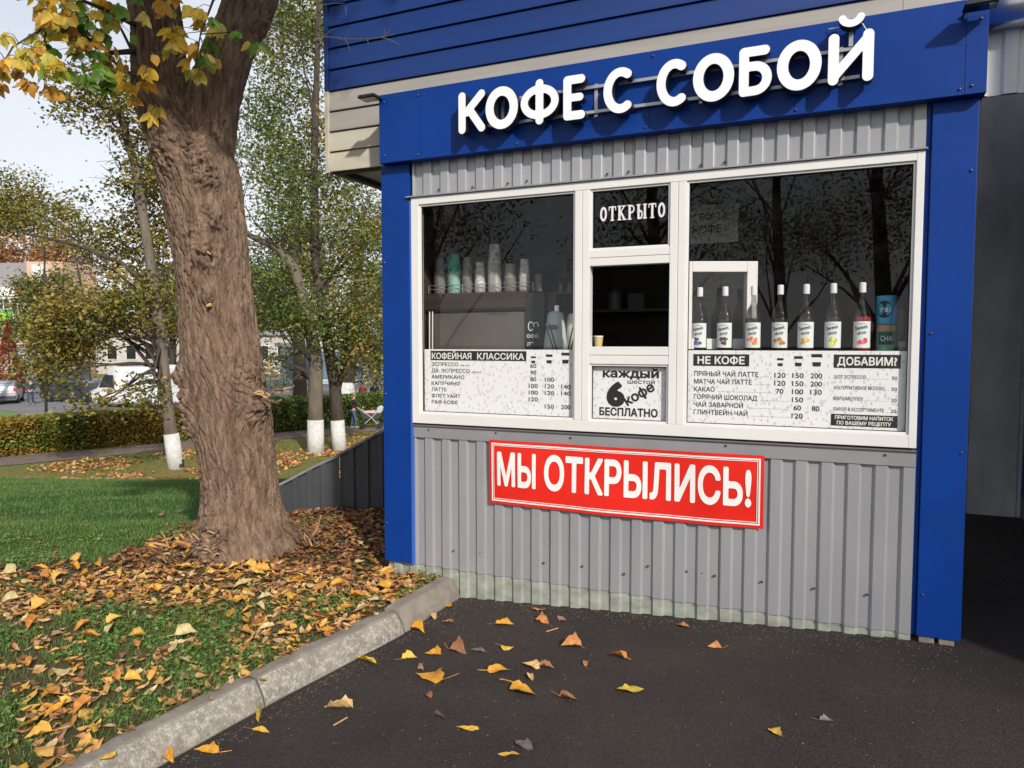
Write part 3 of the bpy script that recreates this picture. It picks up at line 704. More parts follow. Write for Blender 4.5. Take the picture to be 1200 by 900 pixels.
# ------------------------------------------------------------------ banner
ban = thing('red_banner', 'red banner with white words МЫ ОТКРЫЛИСЬ! pinned below the window', 'banner', (1.42, -.02, .51), 'K')
def bcurve(p):
    s, d, z = p; u = (s-.58)/(2.272-.58); z2 = z + .012*math.sin(u*3.1)*-.3 - .012*(1-(z-.51)/.42)*math.sin(u*math.pi)*.3
    q = d - .033 - .004*math.sin(u*17) - .004*math.sin(u*7+z*9) - .003*(.93-z)*math.sin(u*31+1)
    return (s, q, z2)
NU, NV = 90, 12; V = []; F = []
for i in range(NU+1):
    for j in range(NV+1): V.append(bcurve((.58+1.692*i/NU, 0, .512+.415*j/NV  )))
for i in range(NU):
    for j in range(NV): a = i*(NV+1)+j; F.append((a, a+NV+1, a+NV+2, a+1))
o = MB().add(V, F).build('cloth', M['red'], ban, smooth=True, fix=False)
def strip(mb, s0, z0, s1, z1, cv=None, d=-.0034, n=40):
    V = []; F = []
    for i in range(n+1):
        for zz in (z0, z1):
            p = (s0+(s1-s0)*i/n, d, zz); V.append(cv(p) if cv else (p[0], d, zz))
    for i in range(n): F.append((2*i, 2*i+2, 2*i+3, 2*i+1))
    mb.add(V, F)
mb = MB()
for (a, z0, b2, z1, t_) in ((.612, .545, 2.24, .895, .004), (.598, .530, 2.254, .908, .009)):
    strip(mb, a, z0, b2, z0+t_, bcurve); strip(mb, a, z1-t_, b2, z1, bcurve)
    for c0 in (a, b2-t_):
        zs_ = np.linspace(z0, z1, 15); mb.add([bcurve((s_, -.0036, zz)) for zz in zs_ for s_ in (c0, c0+t_)], [(2*i, 2*i+1, 2*i+3, 2*i+2) for i in range(14)])
mb.build('border', M['bwhite'], ban, fix=False)
mb = MB()
put_text(mb, 'МЫ', .638, .640, .205, .268, -.0036, .040, curve=bcurve, res=34)
put_text(mb, 'ОТКРЫЛИСЬ!', .962, .640, .205, 1.245, -.0036, .040, curve=bcurve, res=34)
mb.build('lettering', M['bwhite'], ban, fix=False)
scr = MB().lathe([(.006, 0), (.006, .002), (.001, .004)], n=8).build('screw', M['screw'], ban); scr.rotation_euler = (math.pi/2, 0, 0); scr.location = (-.835, -.004, .405)
for q in ((.84, .405), (0, .41), (-.835, .01), (.84, .01)): share(scr, 'screw', ban, (q[0], -.006, q[1]), (math.pi/2, 0, 0))

# ------------------------------------------------------------------ menu sheets (flat print behind the glass)
pm = bpy.data.materials.new('bean_print_paper'); pm.use_nodes = True; t = pm.node_tree; b = t.nodes['Principled BSDF']; b.inputs['Roughness'].default_value = .5
c = t.nodes.new('ShaderNodeTexCoord'); v = t.nodes.new('ShaderNodeTexVoronoi'); v.inputs['Scale'].default_value = 48; mp = t.nodes.new('ShaderNodeMapping'); mp.inputs['Rotation'].default_value = (0, .6, 0); mp.inputs['Scale'].default_value = (1, .02, .65)
t.links.new(c.outputs['Object'], mp.inputs[0]); t.links.new(mp.outputs[0], v.inputs['Vector'])
rp = t.nodes.new('ShaderNodeValToRGB'); e = rp.color_ramp.elements; e[0].position = .29; e[0].color = (.66, .66, .71, 1); e[1].position = .34; e[1].color = (.86, .86, .88, 1)
t.links.new(v.outputs['Distance'], rp.inputs[0]); t.links.new(rp.outputs[0], b.inputs['Base Color'])
def sheet(name, lab, a, z0, b2, z1, d=.012):
    o = thing(name, lab, 'menu sign', (a, d, z0), 'K')
    MB().box(a, d, z0, b2, d+.002, z1).build('paper', pm, o)
    return o
DT = .0113; DH = .0117
m1 = sheet('menu_sheet', 'white coffee price list КОФЕЙНАЯ КЛАССИКА under the left window pane', .071, 1.091, 1.145, 1.510)
MB().box(.118, DH, 1.436, .82, DH+.0002, 1.500).build('heading_strip', M['ink'], m1)
mb = MB(); put_text(mb, 'КОФЕЙНАЯ', .128, 1.446, .040, .30, DT, .03); put_text(mb, 'КЛАССИКА', .470, 1.446, .040, .335, DT, .03); mb.build('heading', M['bwhite'], m1, fix=False)
mb = MB()
rows = [('ЭСПРЕССО', .205, ['60', '', '']), ('ДВ. ЭСПРЕССО', .29, ['90', '', '']), ('АМЕРИКАНО', .25, ['80', '100', '']), ('КАПУЧИНО', .215, ['100', '120', '140']), ('ЛАТТЕ', .115, ['100', '120', '140']), ('ФЛЕТ УАЙТ', .22, ['120', '', '']), ('РАФ КОФЕ', .20, ['', '150', '200'])]
for i, (nm, wd, pr) in enumerate(rows):
    z = 1.398 - i*.0425; put_text(mb, nm, .125, z, .024, wd, DT, .022)
    for k, q in enumerate(pr):
        if q: put_text(mb, q, .868+k*.11, z-.004, .027, .021*len(q), DT, .022, align='c')
put_text(mb, '(40 мл)', .345, 1.398, .012, .07, DT, .0); put_text(mb, '(80 мл)', .43, 1.355, .012, .07, DT, .0)
mb.build('price_list', M['ink'], m1, fix=False)
def cups(mb, s, z, k):
    z -= .008; w_ = .017+.005*k; h = .044+.012*k
    mb.add([(s-w_, DT, z+h-.012-.003*k), (s+w_, DT, z+h-.012-.003*k), (s+w_, DT, z+h), (s-w_, DT, z+h)], [(0, 1, 2, 3)])
    mb.add([(s-w_*.72, DT, z), (s+w_*.72, DT, z), (s+w_*.82, DT, z+.016+.004*k), (s-w_*.82, DT, z+.016+.004*k)], [(0, 1, 2, 3)])
mb = MB(); [cups(mb, .868+k*.108, 1.432, k) for k in range(3)]; mb.build('cup_icons', M['ink'], m1, fix=False)
m2 = sheet('menu_sheet', 'white price list НЕ КОФЕ and ДОБАВИМ? under the bottles in the right window', 1.839, 1.091, 2.96, 1.510)
MB().box(1.868, DH, 1.420, 2.178, DH+.0002, 1.488).build('heading_strip', M['ink'], m2)
MB().box(2.612, DH, 1.418, 2.932, DH+.0002, 1.490).build('heading_strip', M['ink'], m2)
MB().box(2.605, DH, 1.106, 2.925, DH+.0002, 1.170).build('heading_strip', M['ink'], m2)
mb = MB(); put_text(mb, 'НЕ КОФЕ', 1.892, 1.433, .042, .262, DT, .035); put_text(mb, 'ДОБАВИМ?', 2.630, 1.434, .042, .285, DT, .035)
put_text(mb, 'ПРИГОТОВИМ НАПИТОК', 2.625, 1.143, .019, .28, DT, .035); put_text(mb, 'ПО ВАШЕМУ РЕЦЕПТУ', 2.635, 1.114, .019, .26, DT, .035); mb.build('heading', M['bwhite'], m2, fix=False)
mb = MB(); dots = MB()
rows = [('ПРЯНЫЙ ЧАЙ ЛАТТЕ', .355, ['120', '150', '200']), ('МАТЧА ЧАЙ ЛАТТЕ', .32, ['120', '150', '200']), ('КАКАО', .118, ['70', '100', '130']), ('ГОРЯЧИЙ ШОКОЛАД', .35, ['', '150', '']), ('ЧАЙ ЗАВАРНОЙ', .275, ['', '60', '80']), ('ГЛИНТВЕЙН-ЧАЙ', .30, ['', '120', ''])]
for i, (nm, wd, pr) in enumerate(rows):
    z = 1.362 - i*.0445; put_text(mb, nm, 1.874, z, .027, wd, DT, .024)
    for k, q in enumerate(pr):
        if q: put_text(mb, q, 2.342+k*.093, z-.002, .028, .0195*len(q), DT, .024, align='c')
    first = [k for k, q in enumerate(pr) if q][0]; x = 1.874+wd+.02
    while x < 2.342+first*.093-.045: dots.box(x, DT, z, x+.007, DT+.0001, z+.0025); x += .014
for i, (nm, wd, q) in enumerate([('ШОТ ЭСПРЕССО', .155, '30'), ('АЛЬТЕРНАТИВНОЕ МОЛОКО', .245, '50'), ('МАРШМЕЛЛОУ', .145, '20'), ('СИРОП В АССОРТИМЕНТЕ', .245, '20')]):
    z = 1.361-i*.058; put_text(mb, nm, 2.615, z, .019, wd, DT, .015); put_text(mb, q, 2.905, z-.002, .019, .027, DT, .015, align='c')
    x = 2.62+wd+.01
    while x < 2.88: dots.box(x, DT, z, x+.006, DT+.0001, z+.002); x += .012
mb.build('price_list', M['ink'], m2, fix=False); dots.build('leader_dots', M['greyink'], m2)
mb = MB(); [cups(mb, 2.342+k*.093, 1.432, k) for k in range(3)]; mb.build('cup_icons', M['ink'], m2, fix=False)
m3 = sheet('offer_sheet', 'square notice КАЖДЫЙ 6 ШЕСТОЙ КОФЕ БЕСПЛАТНО under the open serving hatch', 1.264, 1.090, 1.721, 1.413)
mb = MB()
put_text(mb, 'каждый', 1.325, 1.345, .050, .345, DT, .045); put_text(mb, '6', 1.350, 1.178, .135, .115, DT, .08); put_text(mb, 'шестой', 1.480, 1.308, .026, .165, DT, .02)
put_text(mb, 'кофе', 1.480, 1.172, .058, .20, DT, .045, rot=.55); put_text(mb, 'БЕСПЛАТНО', 1.305, 1.112, .046, .36, DT, .05)
mb.build('lettering', M['ink'], m3, fix=False)

# ОТКРЫТО sticker, serif letters
st = thing('open_sticker', 'white serif letters ОТКРЫТО stuck on the small top pane', 'sticker', (1.30, -.002, 2.28), 'K')
A_, B_ = .095, .035
def slet(ch):
    I = lambda x: ([(x, .06), (x, .94)], A_)
    sf = lambda x, y: ([(x-.15, y), (x+.15, y)], B_)
    if ch == 'О': return [(arc(.34, .5, .22, .42, 0, 360, 24), .085)], .68
    if ch == 'Т': return [I(.34), sf(.34, .03), ([(.06, .95), (.62, .95)], B_*1.3), ([(.05, .95), (.05, .74)], B_), ([(.63, .95), (.63, .74)], B_)], .68
    if ch == 'К': return [I(.18), sf(.18, .03), sf(.18, .97), ([(.24, .5), (.56, .92)], .05), ([(.30, .55), (.60, .06)], .085), sf(.62, .03), sf(.56, .97)], .78
    if ch == 'Р': return [I(.18), sf(.18, .03), sf(.14, .97), ([(.18, .94), (.34, .94)]+arc(.34, .71, .20, .23, 90, -90, 12)+[(.18, .48)], .055)], .66
    if ch == 'Ы': return [I(.18), sf(.18, .97), ([(.18, .55), (.30, .55)]+arc(.30, .29, .18, .26, 90, -90, 12)+[(.18, .03)], .06), I(.72), sf(.72, .03), sf(.72, .97)], .90
x = 1.303; mb = MB(); tot = sum(slet(c_)[1] for c_ in 'ОТКРЫТО') + .1*6; k = .398/tot
for ch in 'ОТКРЫТО':
    S, wd = slet(ch); V, F, _ = stroke_geo(S, wd, 1, 40, 48); mb.add([(x+v[0]*k, -.0009, 2.283+v[1]*.085) for v in V], F); x += (wd+.1)*k
mb.build('lettering', cm('sticker_pearl', (.74, .68, .74), .3), st, fix=False)

# dim lettered sheet standing for a pale rectangle in the right pane
nt_ = thing('lettered_sheet', 'dim grey lettered sheet behind the top left of the right pane', 'notice', (1.85, .5, 2.2), 'K')
MB().box(1.74, .5, 2.185, 2.05, .503, 2.425).build('paper', cm('dim_sheet', (.16, .165, .15), .6), nt_)
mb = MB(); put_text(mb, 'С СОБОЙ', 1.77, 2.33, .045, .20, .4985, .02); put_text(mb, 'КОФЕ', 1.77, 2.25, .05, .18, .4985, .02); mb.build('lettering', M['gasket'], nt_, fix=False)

# ------------------------------------------------------------------ syrup bottles
FR = [('lavender', (.10, .05, .22), 'lavender sprigs', 1.884), ('chocolate', (.10, .03, .02), 'brown chocolate pieces', 2.028), ('apricot', (.75, .16, .03), 'orange fruit', 2.186),
      ('hazelnut', (.38, .20, .06), 'round brown nuts', 2.330), ('gingerbread', (.62, .32, .03), 'amber yellow biscuit shapes', 2.466), ('vanilla', (.52, .50, .08), 'yellow green vanilla flowers', 2.604), ('rose', (.60, .05, .10), 'pink rose petals', 2.748)]
pos = ['first bottle from the left, its label showing ', 'second bottle from the left, its label showing ', 'third syrup bottle, its label showing ', 'middle syrup bottle, its label showing ', 'fifth syrup bottle, its label showing ', 'sixth syrup bottle, its label showing ', 'bottle of red syrup beside the tins, its label showing ']
BZ = 1.503
def bottle(i):
    nm, col, txt, s = FR[i]; y = .12
    o = thing('syrup_bottle', pos[i]+txt, 'bottle', (s, y, BZ), 'K', group='syrup bottles on the window shelf')
    bm = M['redsyrup'] if nm == 'rose' else M['syrup']
    MB().lathe([(.038, 0), (.0450, .004), (.0450, .185), (.0445, .19)], (s, y, BZ), 24).build('body', bm, o, smooth=True)
    MB().lathe([(.0450, .19), (.0450, .205), (.037, .230), (.022, .258), (.0145, .29), (.013, .335)], (s, y, BZ), 20, cap=False).build('neck', M['bottleglass'], o, smooth=True, fix=False)
    MB().lathe([(.0165, .322), (.017, .325), (.0165, .372), (.013, .376)], (s, y, BZ), 16).build('cap', cm('white_cap', (.75, .76, .78), .4), o, smooth=False)
    an0, an1 = R(-155), R(-25); rr = .0457
    la = MB().lathe([(rr, .022), (rr, .165)], (s, y, BZ), 12, an0, an1, cap=False).build('label', M['label'], o, fix=False, smooth=True)
    cv = lambda p: (s + rr*1.012*math.sin((p[0]-s)/rr), y - rr*1.012*math.cos((p[0]-s)/rr), p[2])
    mb = MB(); rd = random.Random(i+40)
    put_text(mb, 'Sweet', s-.034, BZ+.116, .022, .066, 0, .03, rot=.22, curve=cv); put_text(mb, 'shop', s-.022, BZ+.092, .018, .046, 0, .03, rot=.22, curve=cv)
    for k in range(5): a0 = s-.016+k*.007; mb.add([cv((a0, 0, BZ+.149+.002*(k % 2))), cv((a0+.006, 0, BZ+.150)), cv((a0+.006, 0, BZ+.153)), cv((a0, 0, BZ+.152))], [(0, 1, 2, 3)])
    mb.build('lettering', cm('label_ink', (.06, .075, .085), .5), la, fix=False)
    mb = MB(); m2_ = MB()
    for k in range(9):
        cx, cz, q = s+rd.uniform(-.024, .024), BZ+.060+rd.uniform(-.015, .016), rd.uniform(.008, .015)
        pts = [cv((cx+q*math.cos(t_*math.pi/4)*rd.uniform(.7, 1), 0, cz+q*math.sin(t_*math.pi/4)*rd.uniform(.7, 1))) for t_ in range(8)]
        (mb if k < 7 else m2_).add([(p_[0], p_[1]-.0001*k, p_[2]) for p_ in pts], [tuple(range(8))])
    mb.build('fruit_print', cm('print_'+nm, col, .5), la, fix=False); m2_.build('fruit_print', cm('print2_'+nm, tuple(min(1, c_*1.9+.03) for c_ in col), .5), la, fix=False)
for i in range(7): bottle(i)
# the stub of a small pale cup and bottle seen in the open hatch
o = thing('paper_cup', 'small pale yellow paper cup in the left corner of the open hatch', 'cup', (1.262, .12, 1.503), 'K')
MB().lathe([(.022, 0), (.030, .085), (.0315, .088)], (1.262, .12, 1.503), 18).build('cup_wall', cm('cup_yellow', (.55, .45, .18), .5), o, smooth=False)
MB().lathe([(.0315, .086), (.0325, .09), (.030, .094)], (1.262, .12, 1.503), 18).build('rim', cm('cup_rim', (.7, .68, .6), .5), o)
o = thing('water_bottle', 'clear bottle with blue and white label at the right edge of the open hatch', 'bottle', (1.742, .16, 1.503), 'K')
MB().lathe([(.028, 0), (.03, .01), (.03, .13), (.014, .17), (.012, .2)], (1.742, .16, 1.503), 18).build('body', M['bottleglass'], o, smooth=True)
MB().lathe([(.0306, .06), (.0306, .12)], (1.742, .16, 1.503), 18, cap=False).build('label', cm('label_blue', (.25, .38, .6), .5), o)
# tins and pot
o = thing('blue_tin', 'light blue tin with dark round badge, stacked on the green tin', 'tin', (2.868, .15, 1.652), 'K')
MB().lathe([(.050, 0), (.051, .003), (.051, .148), (.05, .151)], (2.868, .15, 1.652), 28).build('body', cm('tin_blue', (.06, .34, .62), .4), o, smooth=False)
cv = lambda p: (2.868 + .0517*math.sin((p[0]-2.868)/.0517), .15 - .0517*math.cos((p[0]-2.868)/.0517), p[2])
mb = MB(); pts = [cv((2.853+.040*math.cos(k*math.pi/10), 0, 1.732+.046*math.sin(k*math.pi/10))) for k in range(20)]; mb.add(pts+[cv((2.853, 0, 1.732))], [(k, (k+1) % 20, 20) for k in range(20)]); bd = mb.build('badge', M['ink'], o, fix=False)
cv2 = lambda p: (2.868 + .0523*math.sin((p[0]-2.868)/.0523), .15 - .0523*math.cos((p[0]-2.868)/.0523), p[2])
mb = MB(); put_text(mb, 'rai', 2.835, 1.718, .034, .050, 0, .0, curve=cv2); mb.build('lettering', M['bwhite'], bd, fix=False)
MB().lathe([(.052, .146), (.052, .152), (.049, .153)], (2.868, .15, 1.652), 28).build('lid', cm('tin_lid_blue', (.10, .32, .5), .4), o)
o = thing('green_tin', 'green and orange CHAI tin standing under the blue tin', 'tin', (2.868, .15, 1.503), 'K')
MB().lathe([(.048, 0), (.049, .003), (.049, .143), (.048, .146)], (2.868, .15, 1.503), 28).build('body', cm('tin_green', (.22, .46, .36), .5, var=(.10, .30, .22), vscale=40), o, smooth=False)
MB().lathe([(.0494, .118), (.0494, .142)], (2.868, .15, 1.503), 28, cap=False).build('band', cm('tin_orange', (.70, .22, .09), .5, var=(.5, .32, .18), vscale=50), o)
MB().lathe([(.0495, .040), (.0495, .110)], (2.868, .15, 1.503), 12, R(-140), R(-40), cap=False).build('badge', cm('tin_darkgreen', (.01, .10, .075), .5), o, fix=False)
cv3 = lambda p: (2.868 + .0503*math.sin((p[0]-2.868)/.0503), .15 - .0503*math.cos((p[0]-2.868)/.0503), p[2])
mb = MB(); put_text(mb, 'CHAI', 2.838, 1.562, .030, .060, 0, .0, curve=cv3); mb.build('lettering', M['label'], o, fix=False)
o = thing('plant_pot', 'small grey pot with dark sprigs right of the tins', 'plant pot', (2.955, .15, 1.503), 'K')
MB().lathe([(.022, 0), (.029, .055), (.030, .058)], (2.95, .15, 1.503), 18).build('pot', cm('pot_grey', (.30, .30, .28), .7), o)
mb = MB(); rd = random.Random(5)
for k in range(16):
    a0 = rd.uniform(0, 6.28); q = rd.uniform(.01, .03); mb.tube([(2.95+.01*math.cos(a0), .15+.01*math.sin(a0), 1.555), (2.95+q*math.cos(a0), .15+q*math.sin(a0), 1.555+rd.uniform(.04, .1))], [.0025, .001], 4)
mb.build('sprigs', cm('dark_sprig', (.035, .06, .03), .8), o)
o = thing('small_box', 'small grey carton standing behind the blue tin', 'box', (2.945, .2, 1.652), 'K')
MB().box(2.925, .22, 1.503, 2.955, .25, 1.735).build('carton', cm('carton_grey', (.22, .23, .23), .6), o, bevel=.002)

# ------------------------------------------------------------------ espresso machine, cups, grinder
em = thing('espresso_machine', 'steel espresso machine with dark rounded hood behind the left pane', 'coffee machine', (.25, .4, 1.5), 'K')
MB().box(-.13, .40, 1.503, .655, .80, 1.775).build('back_panel', M['steel'], em, bevel=.004)
MB().prism([(.385, 1.778), (.375, 1.80), (.378, 1.86), (.40, 1.905), (.44, 1.918), (.80, 1.918), (.80, 1.778)], 0, -.145, .662).build('hood', M['hood'], em, bevel=.004)
MB().box(.658, .38, 1.503, .80, .62, 1.90).build('side_unit', M['ink'], em, bevel=.006)
mb = MB()
for k, (cx, cz, q) in enumerate([(.682, 1.60, .013), (.712, 1.60, .013), (.742, 1.60, .013)]):
    V, F, _ = stroke_geo([(arc(.5, .5, .4, .4, 0, 360, 16), .09)], 1, 1, 20, 20); mb.add([(cx-q+v[0]*2*q, .3788, cz-q+v[1]*2*q) for v in V], F)
V, F, _ = stroke_geo([(arc(.3, .5, .22, .4, 40, 320, 16), .04), (arc(.75, .6, .2, .25, -30, 210, 16), .04)], 1, 1, 30, 30); mb.add([(.675+v[0]*.085, .3788, 1.63+v[1]*.075) for v in V], F)
mb.box(.676, .3786, 1.553, .720, .379, 1.557); mb.box(.676, .3786, 1.53, .680, .379, 1.557); mb.box(.69, .3786, 1.535, .694, .379, 1.557)
mb.build('emblem', M['label'], em, fix=False)
mb = MB(); put_text(mb, 'M.la.rossi', .36, 1.752, .012, .15, .3985, .02); mb.build('lettering', M['ink'], em, fix=False)
for s in (-.07, -.045): MB().tube([(s, .32, 1.503), (s-.02, .36, 1.78)], .005, 6).build('steam_pipe', M['rail'], em)
mb = MB()
for z in (1.945, 1.972): mb.tube([(-.13, .42, z), (.70, .42, z)], .0022, 5)
for s in (-.13, .15, .43, .70): mb.tube([(s, .42, 1.915), (s, .42, 1.972)], .0025, 5)
mb.build('cup_rail', M['rail'], em)
white_c = cm('cup_white', (.74, .74, .70), .5, var=(.20, .21, .19), vscale=55); grey_c = cm('cup_grey', (.20, .19, .17), .5); brown_c = cm('cup_taupe', (.26, .22, .17), .5, var=(.2, .17, .13), vscale=20)
teal_c = cm('cup_teal', (.01, .36, .26), .5); tealp = cm('cup_pale_teal', (.30, .52, .45), .5); wgreen = cm('cup_white_green', (.72, .74, .66), .5, var=(.10, .25, .12), vscale=22)
def cupstack(s, w_, nest, top, lab, mt, mtop, y=.48):
    """a stack of paper cups: a pile of nested rims, then the topmost cup upside down"""
    o = thing('cup_stack', lab, 'cups', (s, y, 1.919), 'K', group='cup stacks on the espresso machine'); z = 1.919; q = w_/2
    n = max(1, int(nest/.012)); src = None
    for k in range(n):
        zz = z + k*nest/n; h = nest/n
        if src is None: src = MB().lathe([(q*.93, 0), (q*.95, h*.7), (q*1.02, h*.72), (q*1.02, h*.97)], (s, y, zz), 20, cap=True).build('cup', mt, o)
        else: share(src, 'cup', o, (0, 0, k*nest/n))
    if top: MB().lathe([(q*.99, 0), (q*.99, .006), (q*.93, .008), (q*.72, top-.002), (q*.68, top)], (s, y, z+nest), 20).build('top_cup', mtop, o)
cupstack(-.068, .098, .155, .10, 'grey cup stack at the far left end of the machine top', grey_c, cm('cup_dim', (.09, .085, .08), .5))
cupstack(.050, .105, .155, .130, 'pale green stack topped by a bright teal cup', tealp, teal_c)
cupstack(.158, .082, .100, .155, 'narrow grey stack right of the teal cup', grey_c, brown_c)
cupstack(.262, .086, .06, .155, 'white cup stack with black pattern, third of the white ones from the right', white_c, white_c)
cupstack(.378, .100, .205, .130, 'tallest white cup stack, green print on its top cup', white_c, wgreen)
cupstack(.500, .090, .090, .105, 'taupe cup stack right of the tallest one', grey_c, brown_c)
cupstack(.610, .080, .100, .120, 'white cup stack with dark leaf print near the hood end', white_c, white_c)
cupstack(.682, .060, .12, 0, 'short pale stack at the right end of the cup rail', brown_c, brown_c, .56)
for k, s in enumerate((.80, .87, .94)):
    o = thing('glass_tumbler', ['left', 'middle', 'right'][k]+' one of three faint clear tumblers behind the grey flask', 'glass', (s, .7, 1.92), 'K', group='clear tumblers beside the machine')
    MB().lathe([(.026, 0), (.032, .16), (.031, .16), (.025, .004)], (s, .7, 1.92), 16, cap=False).build('glass', M['cupclear'], o, smooth=True)
tr = thing('tumbler_shelf', 'narrow dark shelf carrying the clear tumblers', 'shelf', (.86, .7, 1.9), 'K'); MB().box(.74, .64, 1.90, 1.02, .80, 1.918).build('board', M['hood'], tr, bevel=.003)
MB().box(.80, .79, 1.503, .82, .80, 1.899).build('leg', M['hood'], tr)
gr = thing('milk_flask', 'pale grey flask with steel stopper beside the espresso machine', 'flask', (.90, .3, 1.5), 'K')
MB().lathe([(.082, 0), (.080, .03), (.056, .235), (.05, .25), (.03, .262)], (.90, .33, 1.503), 28).build('body', cm('flask_grey', (.42, .50, .49), .35), gr, smooth=True)
MB().lathe([(.024, .258), (.024, .30), (.02, .302)], (.91, .33, 1.503), 20).build('stopper', M['chrome'], gr)
MB().prism([(.855, 1.655), (.87, 1.672), (.93, 1.672), (.94, 1.655), (.92, 1.645), (.87, 1.645)], 1, .252, .29).build('badge', cm('flask_badge', (.12, .15, .18), .4), gr, bevel=.002)
g2 = thing('white_jug', 'cream white jug right of the grey flask', 'jug', (1.01, .34, 1.5), 'K')
MB().lathe([(.060, 0), (.058, .2), (.045, .245), (.02, .25)], (1.015, .40, 1.503), 24).build('body', cm('jug_cream', (.66, .64, .52), .4), g2, smooth=True)
for k, (s, q, l_) in enumerate([(.945, -.055, .175), (.965, -.045, .17), (1.04, .05, .19), (1.06, .055, .195), (1.08, .05, .18), (1.10, .06, .19)]):
    o = thing('drinking_straw', 'black straw leaning '+('left in front of the grey flask' if k < 2 else 'right in the bundle by the mullion')+[' (lower one)', ' (upper one)', ', leftmost', ', second', ', third', ', rightmost'][k].replace('(', '').replace(')', ''), 'straw', (s, .16, 1.5), 'K', group='straws left' if k < 2 else 'straws right')
    MB().tube([(s, .18, 1.503), (s+q, .16, 1.503+l_)], .0045, 8).build('tube', M['ink'], o)
sh = thing('wall_shelf', 'dark shelf at the back wall seen through the open hatch', 'shelf', (.9, 1.5, 1.8), 'K')
MB().box(.45, 1.85, 1.82, 1.35, 2.165, 1.845).build('board', cm('shelf_board', (.10, .085, .07), .6), sh, bevel=.003)
o = thing('shelf_jar', 'grey jar on the dark shelf at the back', 'jar', (.85, 1.95, 1.846), 'K'); MB().lathe([(.06, 0), (.06, .14), (.04, .16)], (.85, 1.95, 1.846), 16).build('jar', cm('jar_grey', (.14, .14, .15), .4), o); MB().lathe([(.045, .155), (.045, .18)], (.85, 1.95, 1.846), 16).build('lid', M['ink'], o)
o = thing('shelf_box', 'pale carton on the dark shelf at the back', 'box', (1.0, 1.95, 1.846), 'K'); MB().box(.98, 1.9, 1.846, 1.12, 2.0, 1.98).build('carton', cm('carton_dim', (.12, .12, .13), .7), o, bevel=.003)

# ------------------------------------------------------------------ leaning metal fence left of the kiosk
fe = thing('metal_fence', 'low dark corrugated metal fence with sloping top, running from the tree to the kiosk', 'fence', (-1.5, 6.95, 0))
f0, f1 = Vector((-2.75, 7.20)), Vector((-.55, 6.78)); fd = (f1-f0).normalized(); fn = Vector((fd.y, -fd.x)); FL = (f1-f0).length
def ftop(s): return np.interp(s, [0, .46, .8, 1.02, 1.10, 1.56, FL], [-.03, .155, .335, .44, .47, .72, .95])
def fence_sheet(a, b_):
    V = []; F = []; ss = []; k = 0; p_ = .148; s = a
    prof = [(0, 0), (.012, -.02), (.062, -.02), (.074, 0)]
    k0 = math.floor(a/p_)-1; pts = [(a, 0)]
    while k0*p_ < b_+p_:
        for e, o_ in prof:
            q = k0*p_+e
            if a < q < b_: pts.append((q, o_))
        k0 += 1
    pts.append((b_, pts[-1][1])); pts.sort()
    for s, o_ in pts:
        x, y = f0.x+fd.x*s+fn.x*(-o_), f0.y+fd.y*s+fn.y*(-o_)
        for z in (-.5, float(ftop(s))): V.append((x, y, z))
        for z in (-.5, float(ftop(s))): V.append((x-fn.x*.0015, y-fn.y*.0015, z))
    for i in range(len(pts)-1): c_ = 4*i; F += [(c_, c_+4, c_+5, c_+1), (c_+2, c_+3, c_+7, c_+6), (c_+1, c_+5, c_+7, c_+3)]
    MB().add(V, F).build('fence_sheet', M['darkmetal'], fe, fix=False)
fence_sheet(0, 1.098); fence_sheet(1.10, FL)
for a, b_, dz in ((0, 1.09, .0), (1.085, FL, .012)):
    V = []; n = 8
    for i in range(n+1):
        s = a+(b_-a)*i/n; z = float(ftop(s))+dz; x, y = f0.x+fd.x*s, f0.y+fd.y*s
        for o_, zz in ((.028, -.018), (.030, .006), (-.015, .010), (-.015, -.018)): V.append((x+fn.x*o_, y+fn.y*o_, z+zz))
    F = [(4*i+k, 4*i+(k+1) % 4, 4*i+4+(k+1) % 4, 4*i+4+k) for i in range(n) for k in range(4)] + [(0, 1, 2, 3), (4*n+3, 4*n+2, 4*n+1, 4*n)]
    MB().add(V, F).build('top_rail', M['trimgrey'], fe)

